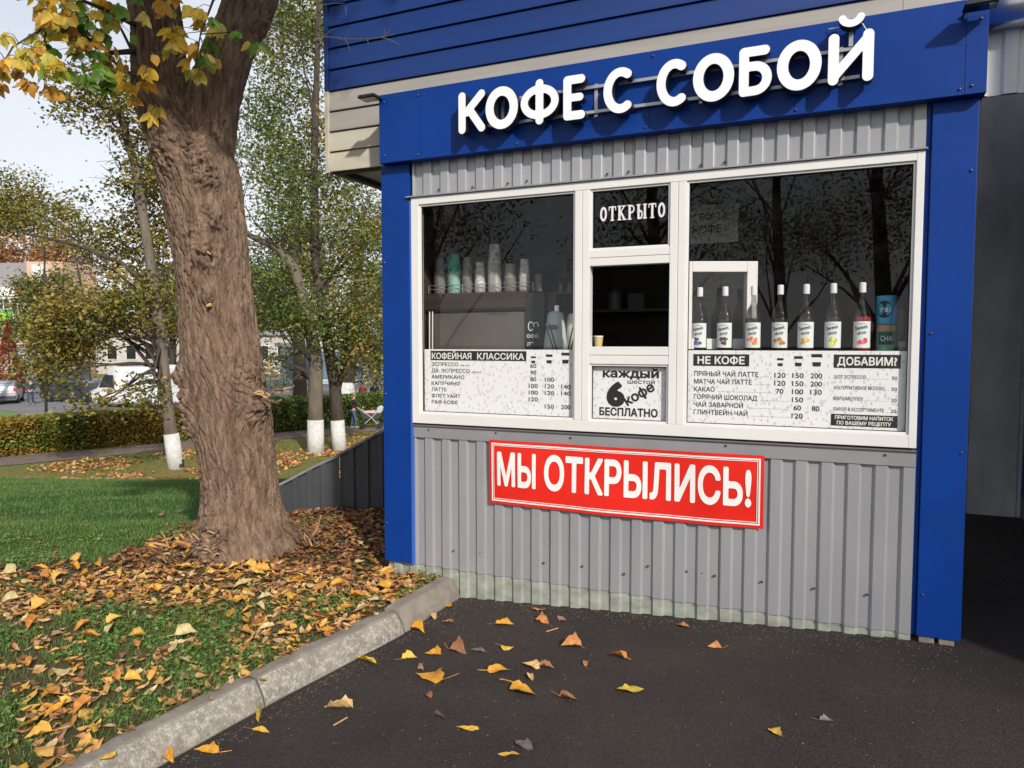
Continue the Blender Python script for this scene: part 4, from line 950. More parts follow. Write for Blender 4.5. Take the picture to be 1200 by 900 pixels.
# ------------------------------------------------------------------ the big forked tree
tree = thing('maple_tree', 'thick forked maple trunk with burls rising from leaf litter beside the kiosk', 'tree', (-1.93, 5.33, 0))
torg = np.array([-1.93, 5.33, 0])
def trunk_mesh(name, ctrl, nr, ns, burls=(), seed=0, flare=False, amp=.014):
    C = np.array(ctrl, float); tz = np.linspace(0, len(C)-1, nr)
    def cub(k):
        i = np.clip(tz.astype(int), 0, len(C)-2); f = tz-i
        p0 = C[np.clip(i-1, 0, len(C)-1), k]; p1 = C[i, k]; p2 = C[i+1, k]; p3 = C[np.clip(i+2, 0, len(C)-1), k]
        return .5*(2*p1+(p2-p0)*f+(2*p0-5*p1+4*p2-p3)*f**2+(3*p1-p0-3*p2+p3)*f**3)
    X, Y, Z, RR = cub(0), cub(1), cub(2), cub(3)
    th = np.linspace(0, 2*np.pi, ns, endpoint=False); TH, ZZ = np.meshgrid(th, np.arange(nr))
    r = RR[:, None]*np.ones_like(TH); zc = Z[:, None]*np.ones_like(TH)
    ux, uy = np.cos(TH), np.sin(TH)
    q = np.stack([ux*1.0+seed, uy*1.0, zc*.7], -1).reshape(-1, 3)
    r = r*(1 + .10*(fbm(q*1.3, 3, 1).reshape(r.shape)-.5)*2)
    if flare: r = r*(1+.22*np.exp(-np.maximum(zc, 0)/.12)*(.6+.7*np.cos(TH*5+1.3)**2)*.7)
    # bark: furrows split plates, warped by slow noise
    ww = lambda f1, f2, sd: fbm(np.stack([ux*f1+sd, uy*f1, zc*f2], -1).reshape(-1, 3), 3, sd+seed).reshape(r.shape)-.5
    N1 = max(10, int(round(2*np.pi*float(RR.mean())/.046))); N2 = int(N1*.8)
    c1 = np.abs(np.sin(TH*N1/2 + ww(1.6, 4.0, 31)*11)); c2 = np.abs(np.sin(TH*N2/2 + zc*4 + ww(1.5, 3.5, 47)*13)); c3 = np.abs(np.sin(zc*26 + TH*3 + ww(7, 9, 53)*22))
    pl = np.minimum(np.minimum(c1*1.0, c2*1.25), .25+c3*1.3); mod = .45+1.1*np.clip(ww(3, 3, 61)+.5, 0, 1)
    bark = np.clip(pl*2.3, 0, 1)**.9*amp*1.35*mod + ww(24, 16, 71)*amp*1.5 + ww(60, 50, 75)*amp*.9
    n3 = fbm(np.stack([ux*r*130, uy*r*130, zc*70], -1).reshape(-1, 3), 2, 277).reshape(r.shape)-.5
    bark = bark + n3*amp*.55
    r = r + bark
    V = np.stack([X[:, None]-.075+ux*r, Y[:, None]+uy*r, zc], -1)
    for bx, by, bz, br, bh in burls:
        d = V-np.array([bx, by, bz]); dist = np.sqrt((d**2*np.array([1, 1, .8])).sum(-1))/br
        wob = fbm(V.reshape(-1, 3)*22, 3, 5).reshape(dist.shape)
        wob2 = fbm(V.reshape(-1, 3)*60, 3, 6).reshape(dist.shape)
        lift = bh*1.25*np.exp(-dist**2*1.8)*(.2+1.6*wob) + bh*.6*np.exp(-dist**2*2.2)*(wob2-.5)*2 - bh*.8*np.exp(-(dist/.28)**2)
        V[..., 0] += ux*lift; V[..., 1] += uy*lift
    V = V.reshape(-1, 3); i_ = np.arange(nr*ns).reshape(nr, ns)
    T = np.stack([i_[:-1], np.roll(i_[:-1], -1, 1), np.roll(i_[1:], -1, 1), i_[1:]], -1).reshape(-1, 4)
    return np_mesh(name, V-torg, T, M['bark'], tree, smooth=True)
burls = [(-2.36, 5.10, 2.86, .17, .05), (-2.15, 5.02, 2.95, .16, .06), (-2.10, 5.02, 2.72, .13, .07), (-2.10, 5.05, 2.42, .12, .05), (-2.12, 5.05, 2.17, .12, .075), (-2.10, 5.05, 1.85, .08, .04), (-2.40, 5.15, 1.32, .09, .08), (-2.37, 5.12, 1.12, .11, .09),
         (-2.34, 5.1, .94, .10, .08), (-1.84, 5.1, 1.35, .16, .07), (-1.80, 5.15, 1.10, .13, .10), (-2.18, 5.02, .20, .20, .08), (-2.25, 5.05, 2.0, .12, .03), (-2.2, 5.05, 2.3, .10, .03)]
trunk_mesh('trunk', [(-1.90, 5.36, -.25, .34), (-1.905, 5.36, .03, .325), (-1.94, 5.35, .35, .265), (-1.955, 5.34, .62, .248), (-2.01, 5.33, 1.08, .262), (-2.06, 5.33, 1.45, .258), (-2.11, 5.33, 2.05, .240), (-2.16, 5.33, 2.5, .255),
                     (-2.21, 5.33, 2.85, .262), (-2.33, 5.33, 3.1, .228), (-2.42, 5.34, 3.3, .205), (-2.47, 5.36, 3.6, .17), (-2.50, 5.36, 4.0, .155), (-2.75, 5.45, 5.2, .16), (-3.1, 5.6, 7.0, .12)], 760, 380, burls, 0, True)
trunk_mesh('limb', [(-2.16, 5.34, 2.40, .13), (-2.16, 5.33, 2.75, .18), (-2.13, 5.32, 3.0, .185), (-2.07, 5.31, 3.3, .175), (-1.96, 5.30, 3.6, .168), (-1.77, 5.28, 4.0, .17), (-1.5, 5.2, 5.0, .17), (-1.2, 5.0, 6.6, .12)], 340, 280, [(-1.95, 5.08, 3.2, .13, .03)], 4, False, .010)
# splintered sucker stubs and cut wood
def stubs(cx, cy, cz, n, ln, spread, up, rad=.006, name='twig_stub', seed=0):
    rd = random.Random(seed)
    for k in range(n):
        d = Vector((rd.uniform(-1, 1)*spread, -rd.uniform(.4, 1), rd.uniform(up-.5, up+.5))).normalized(); L_ = ln*rd.uniform(.4, 1.2)
        p = Vector((cx+rd.uniform(-1, 1)*spread*.05, cy+rd.uniform(-.02, .02), cz+rd.uniform(-1, 1)*.04*spread))
        m_ = p+d*L_*.5+Vector((rd.uniform(-.01, .01), 0, .01)); e = p+d*L_+Vector((rd.uniform(-.02, .02), 0, rd.uniform(-.01, .02)))
        MB().tube([p, m_, e], [rad*1.3, rad, rad*.55], 5).build(name, M['wood'] if k % 3 == 0 else M['bark'], tree)
stubs(-1.72, 5.14, 1.16, 12, .10, 1.6, .3, .008, seed=1); stubs(-2.11, 5.05, 2.15, 7, .05, .8, -.2, .008, seed=2); stubs(-2.09, 5.06, 1.83, 3, .035, .5, 0, .012, seed=3)
stubs(-1.72, 5.14, 1.33, 6, .06, 1, .2, .009, seed=4); stubs(-2.16, 5.0, .13, 46, .10, 2.0, 1.0, .006, seed=5); stubs(-2.42, 5.1, 1.3, 2, .05, .5, 0, .012, seed=6)
stubs(-1.46, 5.2, .12, 8, .22, 1.0, 1.2, .006, seed=7); stubs(-2.32, 5.0, .06, 12, .16, 2, .8, .007, seed=8)
# near branches with hanging leaflets
GOLD = [(.88, .60, .06), (.90, .68, .12), (.78, .44, .06), (.88, .76, .20), (.68, .66, .12), (.62, .34, .06)]; GRN = [(.13, .32, .04), (.20, .42, .05), (.09, .23, .03), (.45, .55, .07)]
def leafspray(P, n, pal, size, rd, par):
    """one compound leaf: a few drooping leaflets on a petiole"""
    V = []; Tn = []; Tt = []; off = 0
    base = Vector(P); droop = Vector((rd.uniform(-.5, .5), rd.uniform(-.6, .3), -1)).normalized()
    col = np.array(rd.choice(pal)); k_n = n
    for k in range(k_n):
        a = (k-(k_n-1)/2)*.9/max(1, k_n-1)*2
        tv, tf = leaf_hi(rd, rd.uniform(.22, .34), rd.uniform(-.3, .7), rd.uniform(-.2, .6), rd.uniform(-.5, .5), .15)
        tv = tv.copy(); tv[:, 1] += .45
        d = (droop + Vector((math.sin(a)*.9, rd.uniform(-.2, .2), .25*abs(a)))).normalized()
        side = d.cross(Vector((rd.uniform(-.5, .5), -1, rd.uniform(-.2, .4)))).normalized(); nrm = side.cross(d)
        Mx = np.array([side, d, nrm])
        s_ = size*rd.uniform(.75, 1.15); w_ = tv@Mx*s_ + np.array(base + droop*size*.25*k/k_n)
        V.append(w_ - torg); Tn.append(tf+off); off += len(tv)
        cc = np.array([col*rd.uniform(.8, 1.15)]*len(tv)); tip = tv[:, 1:2]
        cc = cc*(1-.3*tip*rd.random()) + np.array([.35, .13, .02])*.3*tip*rd.random(); Tt.append(cc)
    return np_mesh('leaf', np.vstack(V), np.vstack(Tn), M['nearleaf'], par, np.vstack(Tt), smooth=True)
rd = random.Random(17)
def px(x, y, Y):   # a point of the place from its bearing and distance
    u = (x-600)/850.14; v = -(y-450)/850.14; c_, s_ = math.cos(.056), math.sin(.056); r_ = Vector((u, c_+v*s_, -s_+v*c_)); return Vector((0, 0, 1.55)) + r_*(Y/r_.y)
limbs = [
 # (pixel path, distance path, radii, palette, n leaves)
 ([(160, 60), (130, 62), (95, 40), (55, 30), (15, 55)], [5.2, 5.0, 4.7, 4.4, 4.2], [.022, .016, .011, .008, .004], GOLD, 34),
 ([(160, 30), (120, 10), (70, -10), (20, 0)], [5.2, 4.9, 4.5, 4.2], [.02, .014, .009, .004], GOLD, 26),
 ([(95, 40), (90, 60), (100, 80)], [4.7, 4.6, 4.5], [.008, .006, .003], GRN, 16),
 ([(130, 20), (110, 20), (90, 30)], [4.9, 4.7, 4.6], [.008, .006, .003], GRN, 14),
 ([(55, 30), (50, 60), (45, 85)], [4.4, 4.35, 4.3], [.006, .005, .003], GOLD, 16),
 ([(130, 62), (125, 80), (118, 95)], [5.0, 4.8, 4.7], [.007, .005, .003], GRN+GOLD[:2], 9),
 ([(180, -40), (195, 10), (205, 45), (212, 60)], [5.1, 4.8, 4.7, 4.7], [.012, .008, .005, .003], GOLD[:4]+GRN[3:], 16),
 ([(300, -40), (250, 0), (235, 40), (228, 80)], [5.0, 4.8, 4.75, 4.7], [.012, .008, .005, .003], GOLD[:4]+GRN[:2], 12),
 ([(150, -40), (165, 0)], [5.0, 4.8], [.008, .003], GRN, 5),
 ([(235, 40), (270, 38), (300, 50)], [4.75, 4.7, 4.68], [.004, .003, .002], GRN+GOLD[:2], 5),
 ([(15, 55), (0, 80), (5, 90)], [4.2, 4.15, 4.1], [.005, .004, .002], GOLD, 9),
 ([(160, 85), (165, 90), (172, 84)], [5.0, 4.8, 4.7], [.006, .004, .002], GOLD[:4], 3),
 ([(175, 118), (185, 112), (190, 118)], [5.05, 4.85, 4.8], [.005, .003, .002], GOLD[:3], 3),
]
for pp, YY, rr_, pal, n_ in limbs:
    P = [px(a, b_, Y) for (a, b_), Y in zip(pp, YY)]
    br = MB().tube(P, rr_, 6).build('branch', M['barkdark'], tree, smooth=True)
    for k in range(n_):
        f = rd.uniform(.12, 1)*(len(P)-1); i = min(int(f), len(P)-2); q = P[i].lerp(P[i+1], f-i)
        q2 = q + Vector((rd.gauss(0, .07), rd.gauss(0, .10), rd.gauss(-.02, .055)))
        leafspray(q2, rd.choice([1, 2, 3, 3, 4]), pal, rd.uniform(.075, .112), rd, tree)
        MB().tube([q, q.lerp(q2, .5)+Vector((0, 0, .02)), q2], [.003, .002, .0015], 4).build('twig', M['barkdark'], br)
# bare twigs
for path, Y in [([(130, 5), (100, -5), (90, -20)], 5.2), ([(160, 70), (140, 30), (120, 0)], 5.2), ([(158, 90), (130, 70), (120, 40), (128, 10)], 5.15)]:
    MB().tube([px(a, b_, Y) for a, b_ in path], [.014, .009, .006, .003][:len(path)], 6).build('branch', M['barkdark'], tree)
tw = thing('bare_twig', 'thin bare grey twig reaching in front of the blue siding', 'twig', (-1.1, 4.6, 3.4))
MB().tube([px(300, 20, 5.1), px(345, 38, 4.8), px(380, 43, 4.6), px(412, 46, 4.5), px(440, 45, 4.4), px(462, 40, 4.4)], [.006, .004, .003, .0028, .002, .001], 5).build('stem', M['barkgrey'], tw)
for a, b_, c_, d_ in [(380, 43, 392, 34), (404, 45, 411, 60), (404, 45, 410, 36), (430, 46, 432, 52), (448, 45, 457, 36), (448, 44, 468, 52), (422, 45, 420, 38), (392, 44, 402, 47), (452, 44, 450, 33), (405, 8, 406, 18), (376, 6, 404, 4)]:
    MB().tube([px(a, b_, 4.5), px((a+c_)/2, (b_+d_)/2-1, 4.48), px(c_, d_, 4.47)], [.0025, .0018, .001], 4).build('side_twig', M['barkgrey'], tw)
# the crown above the frame, which shades the upper trunk
def leaf_cloud(blobs, size, pal, dens_sigma=.35, seed=0, per=40):
    g = np.random.default_rng(seed); Ps = []; Cs = []
    pal = np.array(pal)
    for (cx, cy, cz, rx, ry, rz, n) in blobs:
        nc = max(3, n//per); u = g.normal(size=(nc, 3)); u /= np.linalg.norm(u, axis=1)[:, None]; u *= (g.random(nc)**.45)[:, None]
        cc = np.array([cx, cy, cz]) + u*np.array([rx, ry, rz]); ci = g.integers(0, nc, n)
        p = cc[ci] + g.normal(size=(n, 3))*np.array([dens_sigma, dens_sigma, dens_sigma*.6])
        base = pal[g.integers(0, len(pal), nc)][ci]; own = pal[g.integers(0, len(pal), n)]
        Ps.append(p); Cs.append((base*.6+own*.4)*g.uniform(.65, 1.3, (n, 1)))
    P = np.vstack(Ps); C_ = np.vstack(Cs); n = len(P)
    return P, size*g.uniform(.6, 1.3, n), g.uniform(0, 6.28, n), g.normal(0, .7, n), g.normal(0, .7, n), C_
def foliage(name, blobs, size, pal, parent, sig=.35, seed=0, per=40, kind='stuff', org=None):
    if name == 'crown' and parent is not None and parent.name != 'maple_tree' and blobs[0][1] > 0:
        blobs = [(*q[:6], int(q[6]*1.7)) for q in blobs]; size *= .84; per = int(per*1.25); sig *= 1.05
    P, S, a, b_, c_, C_ = leaf_cloud(blobs, size, pal, sig, seed, per)
    if org is None: org = np.array(ORG[parent.name]) if parent else np.zeros(3)
    V, T, Cc = scatter(fol_t, P-org, S, a, b_, c_, C_)
    o = np_mesh(name, V, T, M['leaf'], parent, Cc)
    if kind: o['kind'] = kind
    return o
foliage('crown', [(-1.5, 3.3, 5.0, 1.0, .7, .55, 6500), (-2.0, 4.0, 5.2, 1.0, .9, .5, 2600), (-2.6, 5.4, 6.6, 1.4, 1.4, .8, 2500)], .10, GOLD[:3]+GRN, tree, .18, 5)

# ------------------------------------------------------------------ lawn: grass blades, leaf litter
def region(n, x0, x1, y0, y1, pexp=1.0):
    y = y0 + (y1-y0)*rng.random(n)**pexp; x = x0 + (x1-x0)*rng.random(n); return x, y
def keep_view(x, y, m=.15): return (np.abs(x/y) < .706+m/y*2) & (x < kerbx(y)-.17)
def gpal(n): return np.array([(.075, .18, .032), (.10, .22, .042), (.052, .135, .026), (.15, .24, .05), (.21, .23, .08)])[rng.integers(0, 5, n)]*rng.uniform(.75, 1.25, (n, 1))
# near clumps
x, y = region(420000, -5.2, .2, 2.3, 6.6, 1.0); k = keep_view(x, y); x, y = x[k], y[k]
p = np.stack([x*3.6, y*3.6, x*0+9], -1); cl = fbm(p, 3, 41)
dens = np.clip((cl-.425)*8, 0, 1)*np.clip(1.15-(np.hypot((x+1.9)/1.5, (y-5.2)/1.0) < 1)*1.1, 0, 1)*np.where(x > -1.5, .55, 1)
gd_ = green_w(x, y); dens = np.clip(dens*.9 + gd_*.55, np.where((y < 4.7) & (x < -1.0+0*y), .22, .03), 1)
k = rng.random(len(x)) < dens*.50; x, y = x[k], y[k]; n = len(x)
V, T, C_ = scatter(blade_t, np.stack([x, y, ground(x, y)-.005], -1), rng.uniform(.025, .055, n), rng.uniform(0, 6.28, n), rng.normal(0, .55, n), rng.normal(0, .25, n), gpal(n))
o = np_mesh('grass', V, T, M['grass'], None, C_); tag(o, 'short green grass growing in clumps through the leaf litter', 'grass', kind='stuff')
print('near blades', n)
x, y = region(300000, -5.2, .2, 2.3, 6.0, 1.0); k = keep_view(x, y); x, y = x[k], y[k]
cl = fbm(np.stack([x*3.6, y*3.6, x*0+9], -1), 3, 41); dens = np.clip((cl-.47)*9, 0, 1)*np.clip(1.15-(np.hypot((x+1.9)/1.3, (y-5.2)/.9) < 1)*1.1, 0, 1)
k = rng.random(len(x)) < dens*.27; x, y = x[k], y[k]; n = len(x)
V, T, C_ = scatter(fol_t, np.stack([x, y, ground(x, y)+rng.uniform(.006, .045, n)], -1), rng.uniform(.014, .032, n), rng.uniform(0, 6.28, n), rng.normal(0, .5, n), rng.normal(0, .5, n), gpal(n)*np.array([1.05, 1.0, .9]))
tag(np_mesh('ground_weeds', V, T, M['grass'], None, C_), 'low leafy green weeds in clumps between the fallen leaves', 'weeds', kind='stuff')
print('weeds', n)
x, y = region(330000, -14, .5, 5.2, 21, 1.3); k = keep_view(x, y, .3); x, y = x[k], y[k]
k = rng.random(len(x)) < green_w(x, y)*np.clip(1.3-(y-5)*.03, .5, 1); x, y = x[k], y[k]; n = len(x)
k = ~((x > -2.9) & (y < 7.25) & (y > 6.6+(x+2.2)*-.2)); x, y = x[k], y[k]; n = len(x)
V, T, C_ = scatter(blade_t, np.stack([x, y, ground(x, y)-.01], -1), rng.uniform(.03, .055, n)*(1+(y-6)*.06), rng.uniform(0, 6.28, n), rng.normal(0, .3, n), rng.normal(0, .3, n), gpal(n)*.9)
o = np_mesh('lawn_grass', V, T, M['grass'], None, C_); tag(o, 'open green lawn beyond the leaf litter, sloping down to the path', 'grass', kind='stuff')
print('lawn blades', n)
x, y = region(110000, -24, 1, 16, 34); k = (np.abs(x/y) < .76) & (y < x*.94+39.0); x, y = x[k], y[k]; q = fbm(np.stack([x*.5, y*.5, x*0+4], -1), 3, 61); k = rng.random(len(x)) < np.clip((q-.35)*3+.25, .1, .8)*np.clip((y-16)*.3, 0, 1); x, y = x[k], y[k]; n = len(x)
V, T, C_ = scatter(blade_t, np.stack([x, y, ground(x, y)-.01], -1), rng.uniform(.07, .13, n), rng.uniform(0, 6.28, n), rng.normal(0, .3, n), rng.normal(0, .3, n), gpal(n)*np.array([1.25, 1.0, 1.0]))
o = np_mesh('far_grass', V, T, M['grass'], None, C_); tag(o, 'thin grass among the leaves beside the path below the slope', 'grass', kind='stuff')
LT = [leaf_template(random.uniform(.14, .34), random.uniform(-.2, .6), random.uniform(-.3, .6), random.uniform(-.8, .8), random.uniform(.1, .4)) for _ in range(14)]
LP = 1.15*np.array([(.66, .42, .08), (.60, .34, .10), (.54, .31, .11), (.48, .24, .08), (.60, .39, .18), (.34, .16, .07), (.55, .27, .12), (.36, .17, .09), (.22, .10, .06), (.62, .42, .24), (.46, .19, .07), (.66, .38, .10)])
def lcol(n, warm=None):
    c_ = LP[rng.integers(0, len(LP), n)]*rng.uniform(.7, 1.2, (n, 1)); return c_
x, y = region(46000, -5.4, .2, 2.25, 7.3); k = keep_view(x, y, .2); x, y = x[k], y[k]
p = np.stack([x*3.6, y*3.6, x*0+9], -1); cl = fbm(p, 3, 41); q = fbm(np.stack([x*1.2, y*1.2, x*0], -1), 3, 88)
dens = np.clip(.80-(cl-.42)*5.0, .22, 1)*np.clip(1-green_w(x, y)*1.05, .02, 1)*np.clip(.55+(q-.4)*2.2, .35, 1)
dens = np.where((np.abs(x+1.9) < 1.0) & (y > 4.3) & (y < 6.6), np.maximum(dens, .95), dens); dens = np.where(x > -1.45, np.maximum(dens, .85), dens); dens = np.where(y < 4.3, dens*.70, dens)
dens = np.where(y > 7.05+(-.19)*(x+1.9), 0, dens)
k = rng.random(len(x)) < dens*.60; x, y = x[k], y[k]; n = len(x)
dk_ = np.where((y > 5.0)[:, None], np.array([[.55, .47, .46]]), 1.0)     # old brown wet leaves heaped round the trunk
V, T, C_ = scatter(LT, np.stack([x, y, ground(x, y)+rng.uniform(.004, .028, n)], -1), rng.uniform(.035, .085, n), rng.uniform(0, 6.28, n), rng.normal(0, .22, n), rng.normal(0, .22, n), lcol(n)*dk_)
o = np_mesh('leaf_litter', V, T, M['dryleaf'], None, C_); tag(o, 'brown and tan fallen leaves covering the ground round the tree', 'leaf litter', kind='stuff')
print('litter', n)
x, y = region(46000, -24, 2, 15, 33); k = (np.abs(x/y) < .76); x, y = x[k], y[k]; q = fbm(np.stack([x*.6, y*.6, x*0], -1), 3, 18); k = rng.random(len(x)) < np.clip((q-.38)*3+.10, 0, 1)*np.clip((y-15.5)*.22, .03, 1)*(y < x*.94+38.9); x, y = x[k], y[k]; n = len(x)
V, T, C_ = scatter(LT, np.stack([x, y, ground(x, y)+.03], -1), rng.uniform(.12, .2, n), rng.uniform(0, 6.28, n), rng.normal(0, .4, n), rng.normal(0, .4, n), lcol(n)*1.1)
o = np_mesh('far_leaf_litter', V, T, M['dryleaf'], None, C_); tag(o, 'orange fallen leaves scattered on the grass along the path', 'leaf litter', kind='stuff')
# larger bright leaves lying loose on top: each its own object
def one_leaf(name, lab, cat, x, y, z, size, yaw, col, grp=None, seed=0, curl=None, tilt=.12, narrow=None):
    rd = random.Random(seed)
    tv, tf = leaf_hi(rd, narrow or rd.uniform(.18, .34), curl if curl is not None else rd.choice([-.3, .15, .3, .5, .8, 1.1]), rd.uniform(-.3, .4), rd.uniform(-.6, .6), rd.uniform(.25, .55))
    me = bpy.data.meshes.new(name); me.from_pydata([tuple(v*size) for v in tv], [], [tuple(f) for f in tf])
    a = me.attributes.new('tint', 'FLOAT_COLOR', 'POINT')
    for i, v in enumerate(tv):
        k = 1-.45*abs(v[0])*2*rd.random()-(.2*rd.random() if abs(v[0]) > .2 else 0); a.data[i].color = (col[0]*k, col[1]*k*(1-.22*rd.random()), col[2]*k, 1)
    me.materials.append(M['dryleaf']); me.shade_smooth(); o = bpy.data.objects.new(name, me); COL.objects.link(o)
    lo = min(v[2] for v in tv)*size
    o.location = (x, y, z-lo+.003); o.rotation_euler = (rd.uniform(-tilt, tilt), rd.uniform(-tilt, tilt), yaw)
    tag(o, lab, cat, grp); return o
n = 0
for _ in range(4000):
    if n >= 190: break
    y = 2.4+4.6*random.random()**1.2; x = -5+5*random.random()
    if not keep_view(np.array([x]), np.array([y]), 0)[0] or (y > 5.1 and green_w(np.array([x]), np.array([y]))[0] > .5) or (abs(x+1.9) < .45 and y > 4.9): continue
    col = random.choice([(.80, .50, .06), (.85, .58, .12), (.78, .42, .04), (.72, .66, .30), (.70, .34, .06)])
    cw = {.80: 'golden yellow', .85: 'bright yellow', .78: 'orange', .72: 'pale cream', .70: 'orange brown'}[col[0]]; dk2 = float(kerbx(y))-x
    zone = 'along the kerb edge' if dk2 < .45 else 'right of the trunk towards the fence' if x > -1.4 and y > 4.6 else 'close round the foot of the trunk' if abs(x+1.95) < .9 and y > 4.3 else 'in the grassy patches at the lower left' if y < 3.3 else 'at the far left edge of the litter' if x < -3 else 'in the litter between trunk and kerb'
    one_leaf('loose_leaf', 'single '+cw+' leaf lying loose '+zone, 'leaf', x, y, float(ground(x, y))+.03, random.uniform(.07, .125), random.uniform(0, 6.28), col, cw+' leaves '+zone, n, tilt=.4); n += 1
AL = [ # pixel, size m, colour, yaw, label
 (522, 711, .085, 0, 1.2, 'orange gold leaf closest to the end of the kerb'), (509, 723, .08, 1, .2, 'pale yellow pointed leaf just below the one at the kerb end'), (525, 730, .065, 2, 1.5, 'small brown leaf below the orange one by the kerb end'),
 (489, 740, .095, 0, 1.0, 'gold leaf with upturned stalk beside the kerb joint'), (430, 775, .14, 3, .9, 'large yellow green leaf beside the kerb'), (479, 772, .075, 4, 1.6, 'flat yellow leaf, left one of the middle row'),
 (508, 768, .085, 0, 1.2, 'gold leaf next right in the middle row'), (536, 765, .10, 2, 1.1, 'dry brown leaf rolled up in the middle row'), (560, 765, .08, 5, 1.3, 'grey withered leaf right of the rolled brown one'),
 (494, 784, .065, 6, .4, 'small pinkish brown curled leaf above the big gold one'), (504, 796, .15, 0, 1.0, 'big twisted gold leaf near the middle of the left group'), (504, 816, .05, 2, .2, 'tiny orange brown leaf under the big gold one'),
 (398, 830, .13, 1, 1.3, 'large pale yellow leaf lying alone on the left'), (516, 841, .07, 6, .9, 'thin pinkish curled leaf below the group'), (549, 855, .09, 4, 1.4, 'long narrow yellow leaf near the bottom'),
 (590, 733, .10, 0, 1.4, 'gold leaf lying with its stalk pointing left near the wall'), (633, 717, .08, 7, 1.3, 'upper orange leaf of the pair at the kiosk wall'), (634, 730, .08, 7, 1.2, 'lower orange leaf of the pair at the kiosk wall'),
 (658, 727, .07, 6, .5, 'small curled tan leaf right of the pair at the wall'), (594, 761, .065, 4, 1.3, 'small yellow leaf alone in the middle'), (671, 760, .10, 7, 1.5, 'flat orange brown leaf right of the middle'),
 (584, 787, .11, 0, 1.6, 'curled gold leaf like a boat'), (623, 782, .085, 1, 1.1, 'pale yellow oval leaf leaning upward'), (640, 783, .07, 2, 1.3, 'dry brown curled leaf right of the pale oval one'),
 (621, 795, .065, 1, .3, 'small pale leaf above the big gold crumpled one'), (614, 811, .14, 0, .8, 'big gold crumpled leaf in the centre of the asphalt'), (685, 779, .06, 7, .1, 'small brown upright leaf right of the centre'),
 (665, 818, .09, 2, 1.0, 'dry brown folded leaf right of the big crumpled one'), (597, 885, .075, 4, 1.5, 'yellow leaf nearest the bottom edge'), (614, 874, .08, 5, .8, 'grey flat leaf near the bottom edge'),
 (725, 772, .085, 7, 1.3, 'orange leaf lying right of the middle, nearer the wall'), (737, 810, .11, 3, 1.5, 'yellow leaf with a long stalk right of the centre'), (838, 760, .065, 7, 1.4, 'small flat orange leaf far right near the wall'),
 (800, 735, .07, 7, .8, 'tan leaf touching the foot of the corrugated wall'), (908, 860, .055, 4, .6, 'small yellow leaf alone at the lower right'), (968, 845, .05, 5, 1.4, 'dull grey leaf at the lower right'),
 (302, 840, .095, 3, .4, 'yellow green leaf right beside the kerb at the lower left'), (305, 857, .08, 4, 1.2, 'narrow yellow leaf below the yellow green one by the kerb'), (243, 881, .10, 0, 1.4, 'orange gold leaf at the kerb foot, lower left'),
 (195, 896, .08, 0, 1.0, 'orange leaf at the kerb foot at the bottom left edge')]
AC = [(.82, .46, .04), (.86, .68, .26), (.36, .19, .08), (.74, .62, .08), (.84, .60, .07), (.20, .18, .16), (.50, .30, .19), (.66, .32, .08)]
def ground_hit(a, b_, fz, it=12):
    z = -.1
    for _ in range(it):
        u = (a-600)/850.14; v = -(b_-450)/850.14; c_, s_ = math.cos(.056), math.sin(.056); r_ = Vector((u, c_+v*s_, -s_+v*c_)); t_ = (z-1.55)/r_.z; P = Vector((0, 0, 1.55))+r_*t_; z = float(fz(P.x, P.y))
    return P
for k, (a, b_, sz, ci, yw, lab) in enumerate(AL):
    P = ground_hit(a, b_, asph)
    one_leaf('fallen_leaf', lab+' on the asphalt' if 'asphalt' not in lab else lab, 'leaf', P.x, P.y, asph(P.x, P.y), sz*1.18, yw+(math.pi if k % 2 else 0), AC[ci], 'leaves fallen on the asphalt', 300+k, narrow=.16 if ('narrow' in lab or 'thin' in lab or 'rolled' in lab) else None)
for k, (a, b_, sz, ci, lab) in enumerate([(304, 783, .06, 0, 'small gold leaf on the kerb joint, upper one of two'), (309, 797, .05, 4, 'small yellow leaf on the kerb joint, lower one of two'), (126, 889, .07, 4, 'yellow leaf on the kerb at the bottom left'), (247, 820, .045, 6, 'tiny pinkish leaf on the kerb between the lawn and the asphalt')]):
    P = ground_hit(a, b_, lambda x_, y_: -.044); one_leaf('fallen_leaf', lab, 'leaf', P.x, P.y, -.042, sz, k*1.3, AC[ci], 'leaves on the kerb', 400+k, tilt=.05)
for k, (a, b_, c_, d_) in enumerate([(391, 851, 407, 842), (640, 741, 654, 737)]):
    P, Q = ground_hit(a, b_, asph), ground_hit(c_, d_, asph); o = MB().tube([P+Vector((0, 0, .004)), Q+Vector((0, 0, .005))], .003, 5).build('twig', M['wood'])
    tag(o, ['short pale twig below the large pale leaf on the asphalt', 'short pale twig near the wall under the curled tan leaf'][k], 'twig')

# ------------------------------------------------------------------ path, road and hedge below the slope
def sheet_mesh(name, pts, z, m, kind='structure'):
    o = MB().add([(x_, y_, z) for x_, y_ in pts], [tuple(range(len(pts)))]).build(name, m); tag(o, kind=kind); return o
pathm = cm('path_asphalt', (.19, .145, .12), .9, var=(.14, .10, .08), vscale=3, bump=.2)
roadm = cm('road_asphalt', (.20, .195, .20), .85, var=(.15, .145, .15), vscale=.25)
ZP = -2.49
sheet_mesh('path', [(-60, -17.5), (-58, -19.3), (-19, 22.4-.6), (-6.2, 34.2), (10, 49), (9, 51.5), (-7.4, 37.0), (-20, 25.4-.6)][2:] and [(-34, 7.9), (-19, 21.8), (-6.2, 33.6), (10, 48.6), (8.6, 50.4), (-7.6, 35.4), (-20.4, 23.6), (-35.4, 9.7)], ZP, pathm)
sheet_mesh('road', [(-160, 37.5), (-20, 36.5), (-10, 42), (25, 62), (120, 70), (120, 84), (-160, 84)], ZP+.01, roadm)
